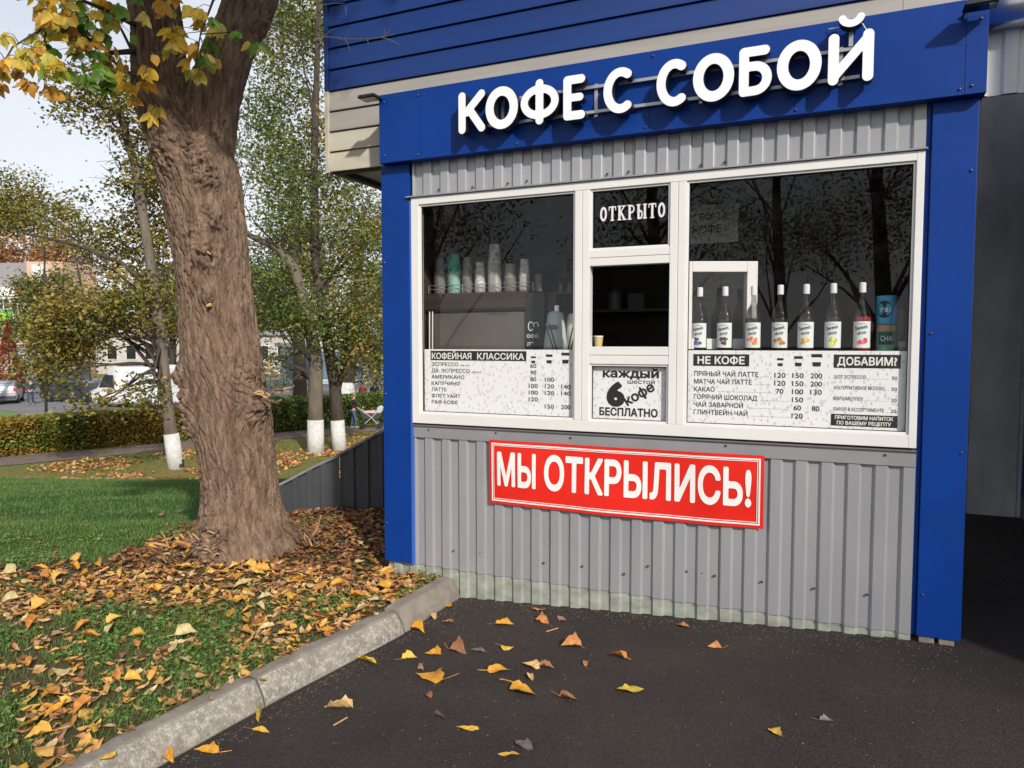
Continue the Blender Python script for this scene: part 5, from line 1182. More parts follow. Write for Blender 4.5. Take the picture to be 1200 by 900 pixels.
MB().box(-160, 60, ZP, 120, 60.3, ZP+.13).build('road_kerb', M['concrete'])['kind'] = 'structure'
# grass island with pale kerb at the far left
isl = MB().lathe([(3.2, 0), (3.2, .16), (2.9, .2)], (-30.3, 38.6, ZP), 24).build('traffic_island', cm('island', (.12, .20, .05), .9)); isl['kind'] = 'structure'
MB().lathe([(3.2, 0), (3.35, 0), (3.35, .15), (3.21, .17)], (-30.3, 38.6, ZP), 24, cap=False).build('island_kerb', M['concrete'])['kind'] = 'structure'
HG = [(.09, .17, .022), (.14, .24, .03), (.06, .11, .016), (.20, .27, .04)]; HY = [(.42, .24, .03), (.36, .16, .03), (.28, .24, .04), (.50, .30, .05)]
def hedge(name, lab, p0, p1, wd, ht, n, pal, seed, org):
    h = thing(name, lab, 'hedge', org); g = np.random.default_rng(seed); d = np.array(p1)-np.array(p0); L_ = np.hypot(*d); d = d/L_; nn_ = np.array([d[1], -d[0]])
    s_ = g.random(n)*L_; u = g.uniform(-1, 1, n); v = g.random(n)
    f_ = g.random(n); top = f_ < .4; front = (f_ >= .4) & (f_ < .85)
    v = np.where(top, g.uniform(.88, 1.04, n), v); u = np.where(front, g.uniform(.8, 1.1, n), u)
    bump_ = 1+.16*(fbm(np.stack([s_*.8, u, v], -1), 3, seed)-.5)
    P = np.stack([p0[0]+d[0]*s_-nn_[0]*u*wd/2*-1, p0[1]+d[1]*s_-nn_[1]*u*wd/2*-1, ZP+v*ht*bump_], -1)
    pal = np.array(pal); q = fbm(np.stack([s_*.5, v*2, u], -1), 3, seed+5); k = np.clip(((q-.3)*2.4*len(pal)).astype(int), 0, len(pal)-1)
    C_ = (.5*pal[k]+.5*pal[g.integers(0, len(pal), n)])*g.uniform(.6, 1.3, (n, 1))
    V, T, Cc = scatter(fol_t, P-np.array(org), g.uniform(.07, .15, n), g.uniform(0, 6.28, n), g.normal(0, .8, n), g.normal(0, .8, n), C_)
    o = np_mesh('foliage', V, T, M['leaf'], h, Cc); o['kind'] = 'stuff'
    mb = MB()
    for k in range(int(L_*2.2)):
        s2 = g.random()*L_; u2 = g.uniform(-.35, .35); b0 = Vector((p0[0]+d[0]*s2+nn_[0]*u2*wd, p0[1]+d[1]*s2+nn_[1]*u2*wd, ZP-.05)); mb.tube([b0, b0+Vector((g.normal(0, .1), g.normal(0, .1), ht*.8))], [.022, .008], 4)
    mb.build('stems', M['barkdark'], h)
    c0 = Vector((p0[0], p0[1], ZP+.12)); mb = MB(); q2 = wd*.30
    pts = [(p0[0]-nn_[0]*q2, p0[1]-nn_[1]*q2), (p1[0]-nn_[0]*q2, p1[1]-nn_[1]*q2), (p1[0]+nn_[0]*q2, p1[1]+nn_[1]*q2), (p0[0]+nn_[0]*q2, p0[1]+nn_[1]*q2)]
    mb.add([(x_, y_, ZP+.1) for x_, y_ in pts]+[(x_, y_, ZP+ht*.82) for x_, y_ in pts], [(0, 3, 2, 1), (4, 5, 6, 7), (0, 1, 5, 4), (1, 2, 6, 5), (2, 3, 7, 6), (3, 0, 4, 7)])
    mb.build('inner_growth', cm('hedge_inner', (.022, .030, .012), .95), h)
hedge('clipped_hedge', 'yellow and green autumn hedge along the path left of the big tree', (-21.5, 23.6), (-13.0, 31.6), 1.5, 1.32, 26000, HG[:2]+HY[2:3]+HG[1:2]+HY, 3, (-17, 27.5, ZP))
hedge('clipped_hedge', 'dark green clipped hedge behind the whitewashed trees on the right', (-12.9, 31.7), (-2.0, 42.0), 1.5, 1.45, 24000, HG+[(.12, .13, .03)], 4, (-8, 36.5, ZP))

# ------------------------------------------------------------------ background trees
OLV = [(.18, .20, .04), (.25, .26, .05), (.12, .155, .03), (.34, .27, .06), (.08, .11, .025)]; YEL = [(.42, .28, .04), (.34, .25, .05), (.20, .20, .04), (.48, .26, .05), (.13, .15, .03)]
GRE = [(.10, .165, .03), (.14, .21, .04), (.065, .11, .025), (.19, .24, .05)]; ORG_ = [(.45, .20, .07), (.38, .16, .05), (.30, .17, .06), (.5, .28, .1)]
def bg_tree(lab, path, rad, blobs, size, pal, bark='barkgrey', white=0, seed=0, sig=.4, per=36, limbs_per=5, name='tree', extra=None, group=None):
    path = [Vector(p) for p in path]; g = random.Random(seed); t0 = thing(name, lab, 'tree', tuple(path[0]), group=group)
    MB().tube(path, rad, 12).build('trunk', M[bark], t0, smooth=True)
    if white:
        mb = MB(); pp = [path[0]]; z = path[0].z+white; k = (z-path[0].z)/(path[1].z-path[0].z); q = path[0].lerp(path[1], min(1, k)); r1 = rad[0]+(rad[1]-rad[0])*min(1, k)
        mb.tube([path[0]-Vector((0, 0, .2)), q], [rad[0]+.022, r1+.02], 12).build('whitewash', M['lime'], t0, smooth=True)
    mb = MB()
    for (cx, cy, cz, rx, ry, rz, n) in blobs:
        c = Vector((cx, cy, cz)); near = min(range(len(path)), key=lambda i: (path[i]-c).length + (0 if path[i].z < c.z+.5 else 3))
        near = max(2 if len(path) > 6 else 1, near)
        for k in range(limbs_per):
            s_ = path[near].lerp(path[near-1], g.random()*.7); r0 = min(.075, rad[near]*g.uniform(.2, .42))
            e = c+Vector((g.uniform(-1, 1)*rx, g.uniform(-1, 1)*ry, g.uniform(-.8, .9)*rz)); m_ = s_.lerp(e, .5)+Vector((g.uniform(-.3, .3), g.uniform(-.3, .3), g.uniform(0, .5)))
            mb.tube([s_, s_.lerp(m_, .5)+Vector((0, 0, .08)), m_, e], [r0, r0*.8, r0*.55, .008], 5)
            for j in range(5):
                f = g.uniform(.2, 1); b0 = m_.lerp(e, f); d = Vector((g.uniform(-1, 1), g.uniform(-1, 1), g.uniform(-.5, .9)))*min(rx, rz)*.55
                mb.tube([b0, b0+d*.5+Vector((0, 0, .06)), b0+d], [r0*.3, r0*.2, .005], 4)
    if extra:
        for pth, rr in extra: mb.tube(pth, rr, 8)
    if mb.v: mb.build('branches', M[bark if bark != 'barkgrey' else 'barkdark'], t0)['kind'] = 'stuff'
    foliage('crown', blobs, size, pal, t0, sig, seed+100, per)
    return t0
G0 = -2.5
def B(x0, x1, y0, y1, Y, n, dy=1.6):       # ellipsoid blob that fills a stretch of view at distance Y
    a = px(x0, y0, Y); b_ = px(x1, y1, Y); return ((a.x+b_.x)/2, Y, (a.z+b_.z)/2, abs(b_.x-a.x)/2, dy, abs(a.z-b_.z)/2, n)
bg_tree('slender slanting grey tree with whitewashed foot left of the big maple', [(-10.9, 23.4, G0), (-11.16, 23.4, -.6), (-11.3, 23.4, 1.5), (-11.5, 23.4, 3.5), (-11.93, 23.4, 7.0), (-12.42, 23.4, 8.9), (-12.9, 23.4, 10.2), (-13.6, 23.3, 13)], [.24, .20, .175, .16, .13, .11, .09, .05],
        [B(45, 105, 340, 465, 22.3, 2700), B(90, 160, 330, 405, 22.6, 1200), B(125, 195, 440, 478, 22.0, 220), B(120, 200, 300, 400, 22.8, 900), B(70, 130, 220, 330, 24, 700), B(130, 230, 130, 290, 24.5, 2600), B(110, 215, 240, 340, 25, 1700), B(60, 200, 70, 170, 23, 1800), B(90, 170, 470, 495, 21.8, 200)], .17, YEL+OLV, 'barkgrey', 1.12, 1, .30, 34,
        extra=[([(-11.45, 23.4, 3.2), (-12.4, 23.2, 4.1), (-13.6, 23, 4.6), (-15.2, 22.8, 5.0)], [.09, .07, .05, .02]), ([(-11.2, 23.4, .9), (-12.6, 23.1, 1.9), (-13.4, 22.9, 2.6), (-13.6, 22.8, 4.2)], [.07, .06, .05, .02])])
bg_tree('pale crooked tree with whitewashed foot, left one of the pair right of the maple', [(-7.22, 26.5, G0), (-7.2, 26.5, -.4), (-7.17, 26.5, .9), (-7.4, 26.5, 2.5), (-7.9, 26.5, 4.3), (-8.5, 26.5, 5.0), (-9.4, 26.4, 5.4), (-10.4, 26.2, 6.4)], [.29, .26, .25, .21, .18, .14, .10, .05],
        [B(285, 360, 290, 400, 25.8, 1500), B(300, 380, 180, 300, 26.5, 1500), B(285, 350, 60, 200, 27, 1200), B(330, 400, 340, 420, 25.6, 900), B(290, 340, 390, 470, 26, 350)], .16, GRE+OLV[:3], 'barkgrey', 1.25, 2, .32, 34)
bg_tree('tall brown tree with whitewashed foot, right one of the pair right of the maple', [(-6.53, 27.3, G0), (-6.68, 27.3, 0), (-7.04, 27.3, 2.3), (-7.35, 27.3, 4.8), (-7.34, 27.3, 8), (-7.15, 27.3, 12.3), (-7.0, 27.3, 16)], [.25, .22, .20, .17, .14, .10, .05],
        [B(380, 450, 230, 330, 27, 1500), B(370, 460, 330, 420, 26.8, 1600), B(330, 430, 120, 250, 28, 1800), B(310, 400, -40, 130, 28, 2200), B(400, 470, 390, 450, 27, 700)], .17, OLV+GRE+YEL[3:4], 'barkdark', 1.15, 3, .34, 34,
        extra=[([(-6.6, 27.3, -.3), (-6.2, 27.2, 1.2), (-6.1, 27.1, 3.0)], [.13, .09, .04])])
bg_tree('dark straight trunk standing behind the hedge between the maple and the pair', [(-12.3, 42, G0), (-12.3, 42, 1.5), (-12.5, 42, 6), (-12.4, 42, 12)], [.42, .34, .26, .1], [B(270, 380, 250, 400, 42, 2600, 2), B(260, 400, 90, 260, 43, 3200, 2.5), B(280, 400, -60, 100, 43, 2600, 2.5)], .24, OLV+GRE, 'barkdark', 0, 4, .5, 34)
bg_tree('dark tree with pale painted foot just behind the hedge beside the pram', [(-9.2, 40, G0), (-9.0, 40, 1.2), (-8.5, 40, 4), (-8.1, 40, 9)], [.42, .36, .26, .1], [B(380, 470, 300, 420, 40, 2400, 2), B(380, 480, 200, 310, 41, 2000, 2), B(420, 480, 390, 455, 39, 700, 1)], .22, GRE+YEL[2:4], 'barkdark', 1.9, 5, .45, 34)
bg_tree('spreading olive tree at the far left edge beyond the road kerb', [(-31.5, 41, G0), (-31, 41, 1.5), (-30, 41, 5), (-29, 41, 8)], [.28, .24, .18, .08], [B(-60, 60, 195, 275, 41, 3000, 2), B(-30, 100, 230, 285, 40, 1700, 2)], .22, OLV+YEL[:3], 'barkdark', 0, 6, .45, 34)
bg_tree('thin pole tree with small olive crown left of the slanting tree', [(-23.6, 36.6, G0), (-23.5, 36.6, 3), (-23.3, 36.6, 8)], [.07, .06, .03], [B(60, 120, 350, 430, 36, 1300, 1.3), B(50, 110, 250, 330, 36.5, 600, 1.3)], .17, YEL+OLV, 'barkdark', 0, 7, .3, 30)
for i, (x_, Y, h_, pal, lab) in enumerate([(-40, 62, 9, OLV, 'broad olive tree beyond the parked car, behind the left foliage'), (-31, 66, 10, YEL, 'yellowing tree on the far side of the road behind the white van'), (-24, 60, 11, GRE, 'green tree on the far side of the road right of the van'),
                                       (-17, 58, 15, OLV, 'tall olive tree across the road, just right of the maple trunk'), (-10, 64, 17, GRE, 'tall green tree across the road near the kiosk corner'), (-3, 60, 15, OLV, 'olive tree across the road half hidden by the kiosk')]):
    bg_tree(lab, [(x_, Y, G0), (x_+.2, Y, 1), (x_, Y, h_*.5), (x_+.3, Y, h_*.85)], [.36, .3, .2, .08], [(x_, Y, h_*.35, 3.6, 3, h_*.2, 2600), (x_+.5, Y, h_*.62, 3.0, 2.6, h_*.25, 2600)], .34, pal, 'barkdark', 0, 20+i, .6, 30)
foliage_w = thing('distant_wood', None, None, (-40, 150, G0), kind='stuff'); foliage_w['label'] = 'far brown and olive treetops closing the view behind the buildings'
g = np.random.default_rng(5); bl = [(x_, 135+g.uniform(-8, 8), 2+g.uniform(0, 5), 7, 6, 5+g.uniform(0, 4), 700) for x_ in np.arange(-150, 70, 7)]
foliage('treetops', bl, .9, OLV+ORG_+GRE, foliage_w, 1.6, 9, 24)
# orange trees above the shop roof, conical red bush
for i, (x_, lab) in enumerate([(-74, 'orange brown tree rising behind the shops at the left edge'), (-66, 'orange brown tree rising behind the peach wall of the shops')]):
    bg_tree(lab, [(x_, 106, G0), (x_, 106, 6), (x_+.5, 106, 14)], [.5, .4, .2], [(x_, 106, 13.5, 5, 4, 5, 3000)], .55, ORG_, 'barkdark', 0, 40+i, .9, 30)
th = thing('conical_bush', 'tall rust red conical bush beside the silver car', 'bush', (-40.2, 58, G0))
MB().tube([(-40.2, 58, G0), (-40.2, 58, 2.2)], [.12, .03], 8).build('stem', M['barkdark'], th)
g = np.random.default_rng(8); n = 5200; v = g.random(n)**1.2; rr_ = (1-v**1.5)*1.05*np.sqrt(g.uniform(.5, 1, n))+.05; a = g.uniform(0, 6.28, n)
V, T, C_ = scatter(fol_t, np.stack([rr_*np.cos(a), rr_*np.sin(a), v*5.6+.1], -1), g.uniform(.12, .24, n), a, g.normal(0, .6, n), g.normal(0, .6, n), np.array([(.36, .09, .05), (.28, .07, .04), (.42, .13, .06)])[g.integers(0, 3, n)]*g.uniform(.7, 1.2, (n, 1)))
np_mesh('foliage', V, T, M['leaf'], th, C_)['kind'] = 'stuff'

# ------------------------------------------------------------------ shops across the road
def rect(par, name, x0, x1, z0, z1, y, m, dep=.1): return MB().box(x0, y-dep, z0, x1, y, z1).build(name, m, par)
shop = thing('shop_building', 'two storey white shop building with window grid and red letters at the far left', 'building', (-66, 95, G0))
cw = cm('shop_white', (.70, .68, .64), .7, var=(.60, .58, .54), vscale=1); cp = cm('shop_peach', (.58, .40, .30), .8, var=(.50, .34, .26), vscale=1); cb = cm('shop_brown', (.17, .09, .07), .8); cg = cm('shop_grey_roof', (.26, .25, .26), .7)
Y0 = 95
rect(shop, 'wall', -84, -60.6, G0, 8.9, Y0+10, cw, 9.9)
rect(shop, 'roof', -84, -63.4, 9.0, 12.1, Y0+9, cg, 8); rect(shop, 'upper_wall', -63.3, -58.6, 8.92, 12.2, Y0+8, cp, 7.7); rect(shop, 'stair_wall', -60.5, -55.6, G0, 8.9, Y0+8, cp, 7.5)
rect(shop, 'white_panel', -62.6, -60.7, 10.2, 11.8, Y0+.28, cw, .06)
rect(shop, 'fascia_band', -84, -58.8, 7.7, 8.85, Y0+.08, cm('shop_fascia', (.80, .79, .77), .6), .2)
rect(shop, 'brown_band', -84, -58, 3.55, 4.3, Y0+.08, cb, .25); rect(shop, 'brown_band', -84, -58, .55, 1.35, Y0+.08, cb, .25); rect(shop, 'peach_band', -84, -58, 1.4, 2.1, Y0+.08, cp, .2)
fr = None
for zz, h_ in ((4.45+1.5, 1.5), (2.15, 1.3)):
    for k in range(11):
        x_ = -82+k*1.85
        f_ = MB().box(x_, Y0-.06, zz, x_+1.8, Y0+.09, zz+.1).box(x_, Y0-.06, zz+h_-.1, x_+1.8, Y0+.09, zz+h_).box(x_, Y0-.06, zz+.1, x_+.12, Y0+.09, zz+h_-.1).box(x_+1.68, Y0-.06, zz+.1, x_+1.8, Y0+.09, zz+h_-.1).box(x_+.12, Y0-.06, zz+h_/2-.06, x_+1.68, Y0+.09, zz+h_/2+.04).box(x_+.86, Y0-.05, zz+.1, x_+.96, Y0+.08, zz+h_-.1).build('window', cw, shop)
        MB().box(x_+.12, Y0+.02, zz+.1, x_+1.68, Y0+.04, zz+h_-.1).build('pane', M['darkglass'], f_)
ss = thing('shop_sign', 'red letters on the white band of the shop building', 'sign', (-63, Y0-.15, 8))
mb = MB()
for k, (a, b_) in enumerate([(0, .5), (.7, .3), (1.2, .5), (1.9, .45), (2.55, .3), (3.05, .5), (3.75, .4)]):
    mb.box(-64.6+a, Y0-.25, 7.9, -64.6+a+.16, Y0-.13, 8.7); mb.box(-64.6+a+b_-.14, Y0-.25, 7.9, -64.6+a+b_, Y0-.13, 8.7); mb.box(-64.6+a+.17, Y0-.24, 8.2+.2*(k % 3), -64.6+a+b_-.15, Y0-.13, 8.36+.2*(k % 3))
mb.build('lettering', cm('sign_red', (.60, .05, .03), .5), ss)
s2 = thing('shop_sign', 'yellow lettered green shop sign under the upper windows at the left edge', 'sign', (-66.5, Y0-.2, 4.7))
MB().box(-68.5, Y0-.3, 4.45, -65.2, Y0-.13, 5.75).build('board', cm('sign_green', (.08, .42, .05), .5), s2)
MB().box(-68.5, Y0-.33, 4.75, -65.9, Y0-.301, 5.45).build('yellow_field', cm('sign_yellow', (.70, .72, .05), .5), s2)
mb = MB(); [mb.box(-68.3+k*.42, Y0-.35, 4.9, -68.3+k*.42+.25, Y0-.331, 5.3) for k in range(6)]; mb.build('lettering', cm('sign_lime', (.35, .5, .04), .5), s2)
aw = thing('blue_awning', 'faded blue awning over the ground floor behind the red bush', 'awning', (-60, 93, .5))
MB().prism([(94.7, 1.3), (93.2, .3), (93.2, -.1), (94.7, -.1)], 0, -64.5, -58.2).build('canvas', cm('awning_blue', (.16, .24, .42), .7), aw); MB().box(-64.5, 93.15, -.3, -58.2, 93.19, .25).build('valance', cm('awning_white', (.6, .6, .6), .7), aw)
gfn = thing('grey_metal_fence', 'grey metal panel fence behind the silver car', 'fence', (-45, 70, G0))
for k in range(5): MB().box(-43+k*1.25-4, 70, G0+.05, -43+k*1.25-2.8, 70.06, .25).build('panel', cm('fence_grey', (.22, .23, .25), .6), gfn)
for k in range(6): MB().box(-47.05+k*1.25, 69.96, G0, -46.97+k*1.25, 70.1, .35).build('post', M['darkmetal'], gfn)
MB().box(-47, 69.94, .26, -40.8, 70.12, .36).build('rail', M['trimgrey'], gfn)
lb = thing('low_building', 'long low pinkish white building glimpsed through the trees behind the van', 'building', (-35, 96, G0))
rect(lb, 'wall', -55, -18, G0, 2.6, 104, cm('low_wall', (.50, .47, .45), .8, var=(.40, .36, .34), vscale=.6), 8); rect(lb, 'roof', -55.3, -17.7, 2.61, 3.1, 104.3, cg, 8.7)
for k in range(14):
    f_ = MB().box(-53.5+k*2.5, 95.9, -.6, -52.1+k*2.5, 96.0, 1.3).build('window', cw, lb); MB().box(-53.4+k*2.5, 95.86, -.5, -52.2+k*2.5, 95.895, 1.2).build('pane', M['darkglass'], f_)
k2 = thing('white_pavilion', 'white and pale blue glazed pavilion glimpsed behind the whitewashed trees', 'building', (-19, 72, G0))
MB().box(-23, 72, G0, -9.5, 76, 1.2).build('wall', cm('pav_blue', (.42, .50, .60), .6), k2); MB().box(-23.4, 71.6, 1.21, -9.1, 76.4, 1.6).build('roof', cw, k2)
for k in range(8): f_ = MB().box(-22.6+k*1.65, 71.92, G0+.3, -21.2+k*1.65, 71.99, .9).build('window', cw, k2); MB().box(-22.45+k*1.65, 71.87, G0+.5, -21.35+k*1.65, 71.915, .75).build('pane', cm('pale_pane', (.16, .22, .30), .2), f_)

# ------------------------------------------------------------------ vehicles
def car_loft(st, m, par, name='body'):
    """st: (x, half width, z bottom, z belt, z top, half width top) stations along the vehicle"""
    V = []; F = []; m_ = 10
    for x, hw, zb, zm, zt, ht in st:
        ring = [(-hw*.92, zb), (-hw, zb+.12), (-hw, (zb+zm)/2), (-hw*.97, zm), (-ht, zt-.04), (-ht*.8, zt)]
        ring = ring + [(-a, b_) for a, b_ in ring[::-1]]
        V += [(x, a, b_) for a, b_ in ring]; n = len(ring)
    for i in range(len(st)-1):
        for k in range(n): F.append((i*n+k, i*n+(k+1) % n, (i+1)*n+(k+1) % n, (i+1)*n+k))
    F += [tuple(range(n)), tuple((len(st)-1)*n+k for k in range(n-1, -1, -1))]
    return MB().add(V, F).build(name, m, par, smooth=False, bevel=.02)
def wheel(par, x, y, r_):
    s_ = 1 if y > 0 else -1
    w0 = MB().lathe([(r_*.62, -.1), (r_*.97, -.1), (r_, -.07), (r_, .07), (r_*.97, .1), (r_*.62, .1)], n=24).build('wheel', M['rubber'], par); w0.rotation_euler = (math.pi/2, 0, 0); w0.location = (x, y, r_)
    q = MB().lathe([(.03, .09), (r_*.2, .105), (r_*.6, .085), (r_*.62, -.05)], n=16).build('rim', cm('rim_grey', (.4, .4, .42), .4, metal=.5), w0)
    if s_ > 0: q.rotation_euler = (math.pi, 0, 0)
silver = cm('silver_paint', (.46, .48, .52), .3, metal=.3, coat=.4); vanw = cm('van_white', (.72, .74, .76), .35, coat=.3); plas = cm('dark_plastic', (.05, .055, .065), .5)
cwin = cm('car_glass', (.03, .04, .055), .08, spec=.8)
car = thing('parked_car', 'silver hatchback seen from behind at the left edge of the road', 'car', (-34.6, 49.5, -2.48+.0), rz=R(118))
car_loft([(-1.95, .72, .42, .72, .80, .62), (-1.88, .80, .28, .86, .92, .66), (-1.78, .83, .24, .93, 1.18, .64), (-1.50, .84, .22, .95, 1.44, .60), (-1.0, .84, .2, .96, 1.50, .60), (0, .84, .2, .95, 1.50, .60), (.45, .84, .2, .93, 1.42, .62), (1.05, .83, .2, .92, .98, .68), (1.7, .80, .22, .80, .84, .66), (1.95, .70, .3, .62, .66, .58)], silver, car)
for x in (-1.2, 1.25):
    for y in (-.76, .76): wheel(car, x, y, .30)
MB().add([(-1.832, -.58, .98), (-1.832, .58, .98), (-1.56, .53, 1.38), (-1.56, -.53, 1.38), (-1.84, -.58, .985), (-1.84, .58, .985), (-1.568, .53, 1.388), (-1.568, -.53, 1.388)], [(0, 1, 2, 3), (7, 6, 5, 4), (0, 4, 5, 1), (1, 5, 6, 2), (2, 6, 7, 3), (3, 7, 4, 0)]).build('rear_window', cwin, car)
for s_ in (-1, 1):
    MB().prism([(-1.35, .98), (-1.15, 1.36), (-.35, 1.40), (-.3, .98)], 1, s_*.80, s_*.845).build('side_window', cwin, car)
    MB().prism([(-.25, .98), (-.3, 1.40), (.35, 1.34), (.85, .98)], 1, s_*.80, s_*.845).build('side_window', cwin, car)
    MB().box(-1.90, s_*.62, .78, -1.80, s_*.83, 1.08).build('tail_light', cm('tail_red', (.5, .03, .02), .3), car, bevel=.02)
MB().box(-2.0, -.78, .36, -1.86, .78, .56).build('bumper', plas, car, bevel=.03); MB().box(-1.915, -.27, .70, -1.895, .27, .82).build('number_plate', cm('plate_white', (.7, .7, .68), .5), car)
van = thing('parked_van', 'white van with dark front bumper half hidden by yellow foliage', 'van', (-23.9, 46.0, -2.48), rz=R(163))
car_loft([(2.75, .75, .35, .80, .86, .70), (2.62, .92, .28, .98, 1.10, .80), (2.2, .96, .25, 1.12, 1.25, .82), (1.75, .97, .25, 1.18, 1.95, .74), (1.35, .98, .25, 1.2, 2.45, .72), (.9, .98, .25, 1.2, 2.6, .74), (-2.6, .98, .28, 1.2, 2.6, .78), (-2.75, .95, .3, 1.2, 2.5, .76)], vanw, van)
for x in (1.75, -1.75):
    for y in (-.88, .88): wheel(van, x, y, .35)
MB().box(2.5, -.93, .28, 2.86, .93, .66).build('bumper', plas, van, bevel=.05); MB().box(2.66, -.6, .70, 2.80, .6, .88).build('grille', plas, van, bevel=.02)
MB().add([(2.17, -.74, 1.28), (2.17, .74, 1.28), (1.45, .64, 2.32), (1.45, -.64, 2.32), (2.20, -.74, 1.30), (2.20, .74, 1.30), (1.48, .64, 2.35), (1.48, -.64, 2.35)], [(0, 1, 2, 3), (7, 6, 5, 4), (0, 4, 5, 1), (1, 5, 6, 2), (2, 6, 7, 3), (3, 7, 4, 0)]).build('windscreen', cwin, van)
for s_ in (-1, 1):
    MB().prism([(.75, 1.28), (.85, 2.05), (1.45, 2.05), (1.95, 1.28)], 1, s_*.90, s_*.985).build('side_window', cwin, van)
    MB().box(2.60, s_*.62, .88, 2.72, s_*.88, 1.08).build('headlight', cm('lamp_glass', (.6, .62, .65), .2), van, bevel=.03)
MB().box(-2.5, -.70, 2.61, .8, .70, 2.68).build('roof_rail', vanw, van)
# dark cars further along, behind the foliage
dc = thing('parked_car', 'dark low car half hidden between the silver car and the van', 'car', (-30.5, 50.5, -2.48), rz=R(175))
car_loft([(-2.1, .75, .35, .80, .86, .62), (-1.9, .84, .25, .92, .96, .66), (-1.3, .85, .2, .94, 1.30, .60), (-.6, .85, .2, .95, 1.42, .58), (.3, .85, .2, .93, 1.38, .60), (1.0, .84, .2, .90, .95, .68), (1.9, .80, .24, .76, .80, .66), (2.1, .7, .3, .6, .64, .58)], cm('dark_car_paint', (.03, .035, .045), .3, coat=.4), dc)
for x in (-1.3, 1.35):
    for y in (-.76, .76): wheel(dc, x, y, .31)
for s_ in (-1, 1): MB().prism([(-1.2, .98), (-.7, 1.34), (.25, 1.30), (.8, .98)], 1, s_*.80, s_*.855).build('side_window', cwin, dc)

# ------------------------------------------------------------------ people
def skin_obj(name, nodes, edges, m, par, sub=1):
    me = bpy.data.meshes.new(name); me.from_pydata([n_[0] for n_ in nodes], edges, []); o = bpy.data.objects.new(name, me); COL.objects.link(o); o.parent = par
    q = o.modifiers.new('skin', 'SKIN'); o.modifiers.new('sub', 'SUBSURF').levels = sub; o.modifiers['sub'].render_levels = sub
    for i, n_ in enumerate(nodes):
        r_ = n_[1]; r_ = r_ if isinstance(r_, tuple) else (r_, r_); me.skin_vertices[0].data[i].radius = r_; me.skin_vertices[0].data[i].use_root = (i == 0)
    me.materials.append(m); return o
def person(lab, loc, rz, jacket, trousers, hair, stride=.18, reach=None, h=1.0):
    p_ = thing('person', lab, 'person', loc, rz=rz); sk = cm('skin', (.50, .29, .20), .6)
    L = [(0, 0, .95), (0, .02, 1.15), (0, .02, 1.38), (0, .02, 1.50), (0, .05, 1.62), (0, .06, 1.70)]
    aL = reach or [(-.2, .02, 1.40), (-.26, .0, 1.12), (-.24, .12, .90)]; aR = [(-x, y+(.0 if reach else -.12), z) for x, y, z in aL]
    hand = lambda a: (a[2][0], a[2][1]+.05, a[2][2]-.06)
    nodes = [(L[0], (.13, .10)), (L[1], (.12, .09)), (L[2], (.15, .09)), (L[3], (.05, .05)), (L[4], (.075, .09)), (L[5], (.07, .08))]
    edges = [(0, 1), (1, 2), (2, 3), (3, 4), (4, 5)]
    for arm in (aL, aR):
        b0 = len(nodes); nodes += [(arm[0], .05), (arm[1], .04), (arm[2], .03), (hand(arm), .03)]; edges += [(2, b0), (b0, b0+1), (b0+1, b0+2), (b0+2, b0+3)]
    lg = []
    for s_ in (-1, 1):
        y_ = stride*s_; leg = [(s_*.09, 0, .85), (s_*.10, y_*.5+.04, .48), (s_*.10, y_, .08), (s_*.10, y_+.13, .03)]; lg.append(leg)
        b0 = len(nodes); nodes += [(leg[0], .08), (leg[1], .055), (leg[2], .04), (leg[3], .035)]; edges += [(0, b0), (b0, b0+1), (b0+1, b0+2), (b0+2, b0+3)]
    skin_obj('body', nodes, edges, sk, p_)
    n2 = [((0, 0, .88), (.17, .13)), ((0, .02, 1.15), (.155, .12)), ((0, .02, 1.38), (.185, .12)), ((0, .02, 1.48), (.07, .07))]; e2 = [(0, 1), (1, 2), (2, 3)]
    for arm in (aL, aR): b0 = len(n2); n2 += [(arm[0], .07), (arm[1], .06), (arm[2], .048)]; e2 += [(2, b0), (b0, b0+1), (b0+1, b0+2)]
    skin_obj('jacket', n2, e2, jacket, p_)
    n3 = [((0, 0, .95), (.155, .12))]; e3 = []
    for leg in lg: b0 = len(n3); n3 += [(leg[0], .10), (leg[1], .078), (leg[2], .065)]; e3 += [(0, b0), (b0, b0+1), (b0+1, b0+2)]
    skin_obj('trousers', n3, e3, trousers, p_)
    for leg in lg: MB().box(leg[2][0]-.045, leg[2][1]-.07, .0, leg[2][0]+.045, leg[2][1]+.19, .09).build('shoe', cm('shoe', (.25, .25, .26), .6), p_, bevel=.03)
    V = MB().lathe([(.02, .115), (.07, .10), (.098, .05), (.10, 0), (.092, -.06), (.07, -.08)], (0, .035, 1.68), 14, R(0), 2*math.pi).build('hair', hair, p_, smooth=True)
    V.data.transform(Matrix.Translation((0, 0, 0)))
    p_.scale = (h, h, h); return p_
navy = cm('navy_cloth', (.03, .05, .12), .8); blk = cm('black_cloth', (.02, .02, .024), .8); jean = cm('jeans', (.06, .10, .18), .8); hairb = cm('hair_brown', (.09, .05, .03), .7)
person('person in a long navy coat walking across the road beside the silver car', (-31.6, 47.5, -2.47), R(200), navy, navy, hairb, .2, h=1.0)
person('person in a black jacket and jeans pushing a pram on the path', (-7.55, 34.4, -2.48), R(-75), blk, jean, cm('hair_fair', (.30, .19, .10), .7), .12, reach=[(-.2, .05, 1.38), (-.22, .22, 1.16), (-.2, .44, 1.06)], h=.95)
person('person in a red top behind the green hedge beside the dark tree', (-9.0, 43.5, -2.47), R(160), cm('red_cloth', (.45, .06, .05), .8), blk, hairb, .1)
person('person in dark clothes right of the one in the red top behind the hedge', (-8.3, 43.7, -2.47), R(180), blk, blk, hairb, .1)
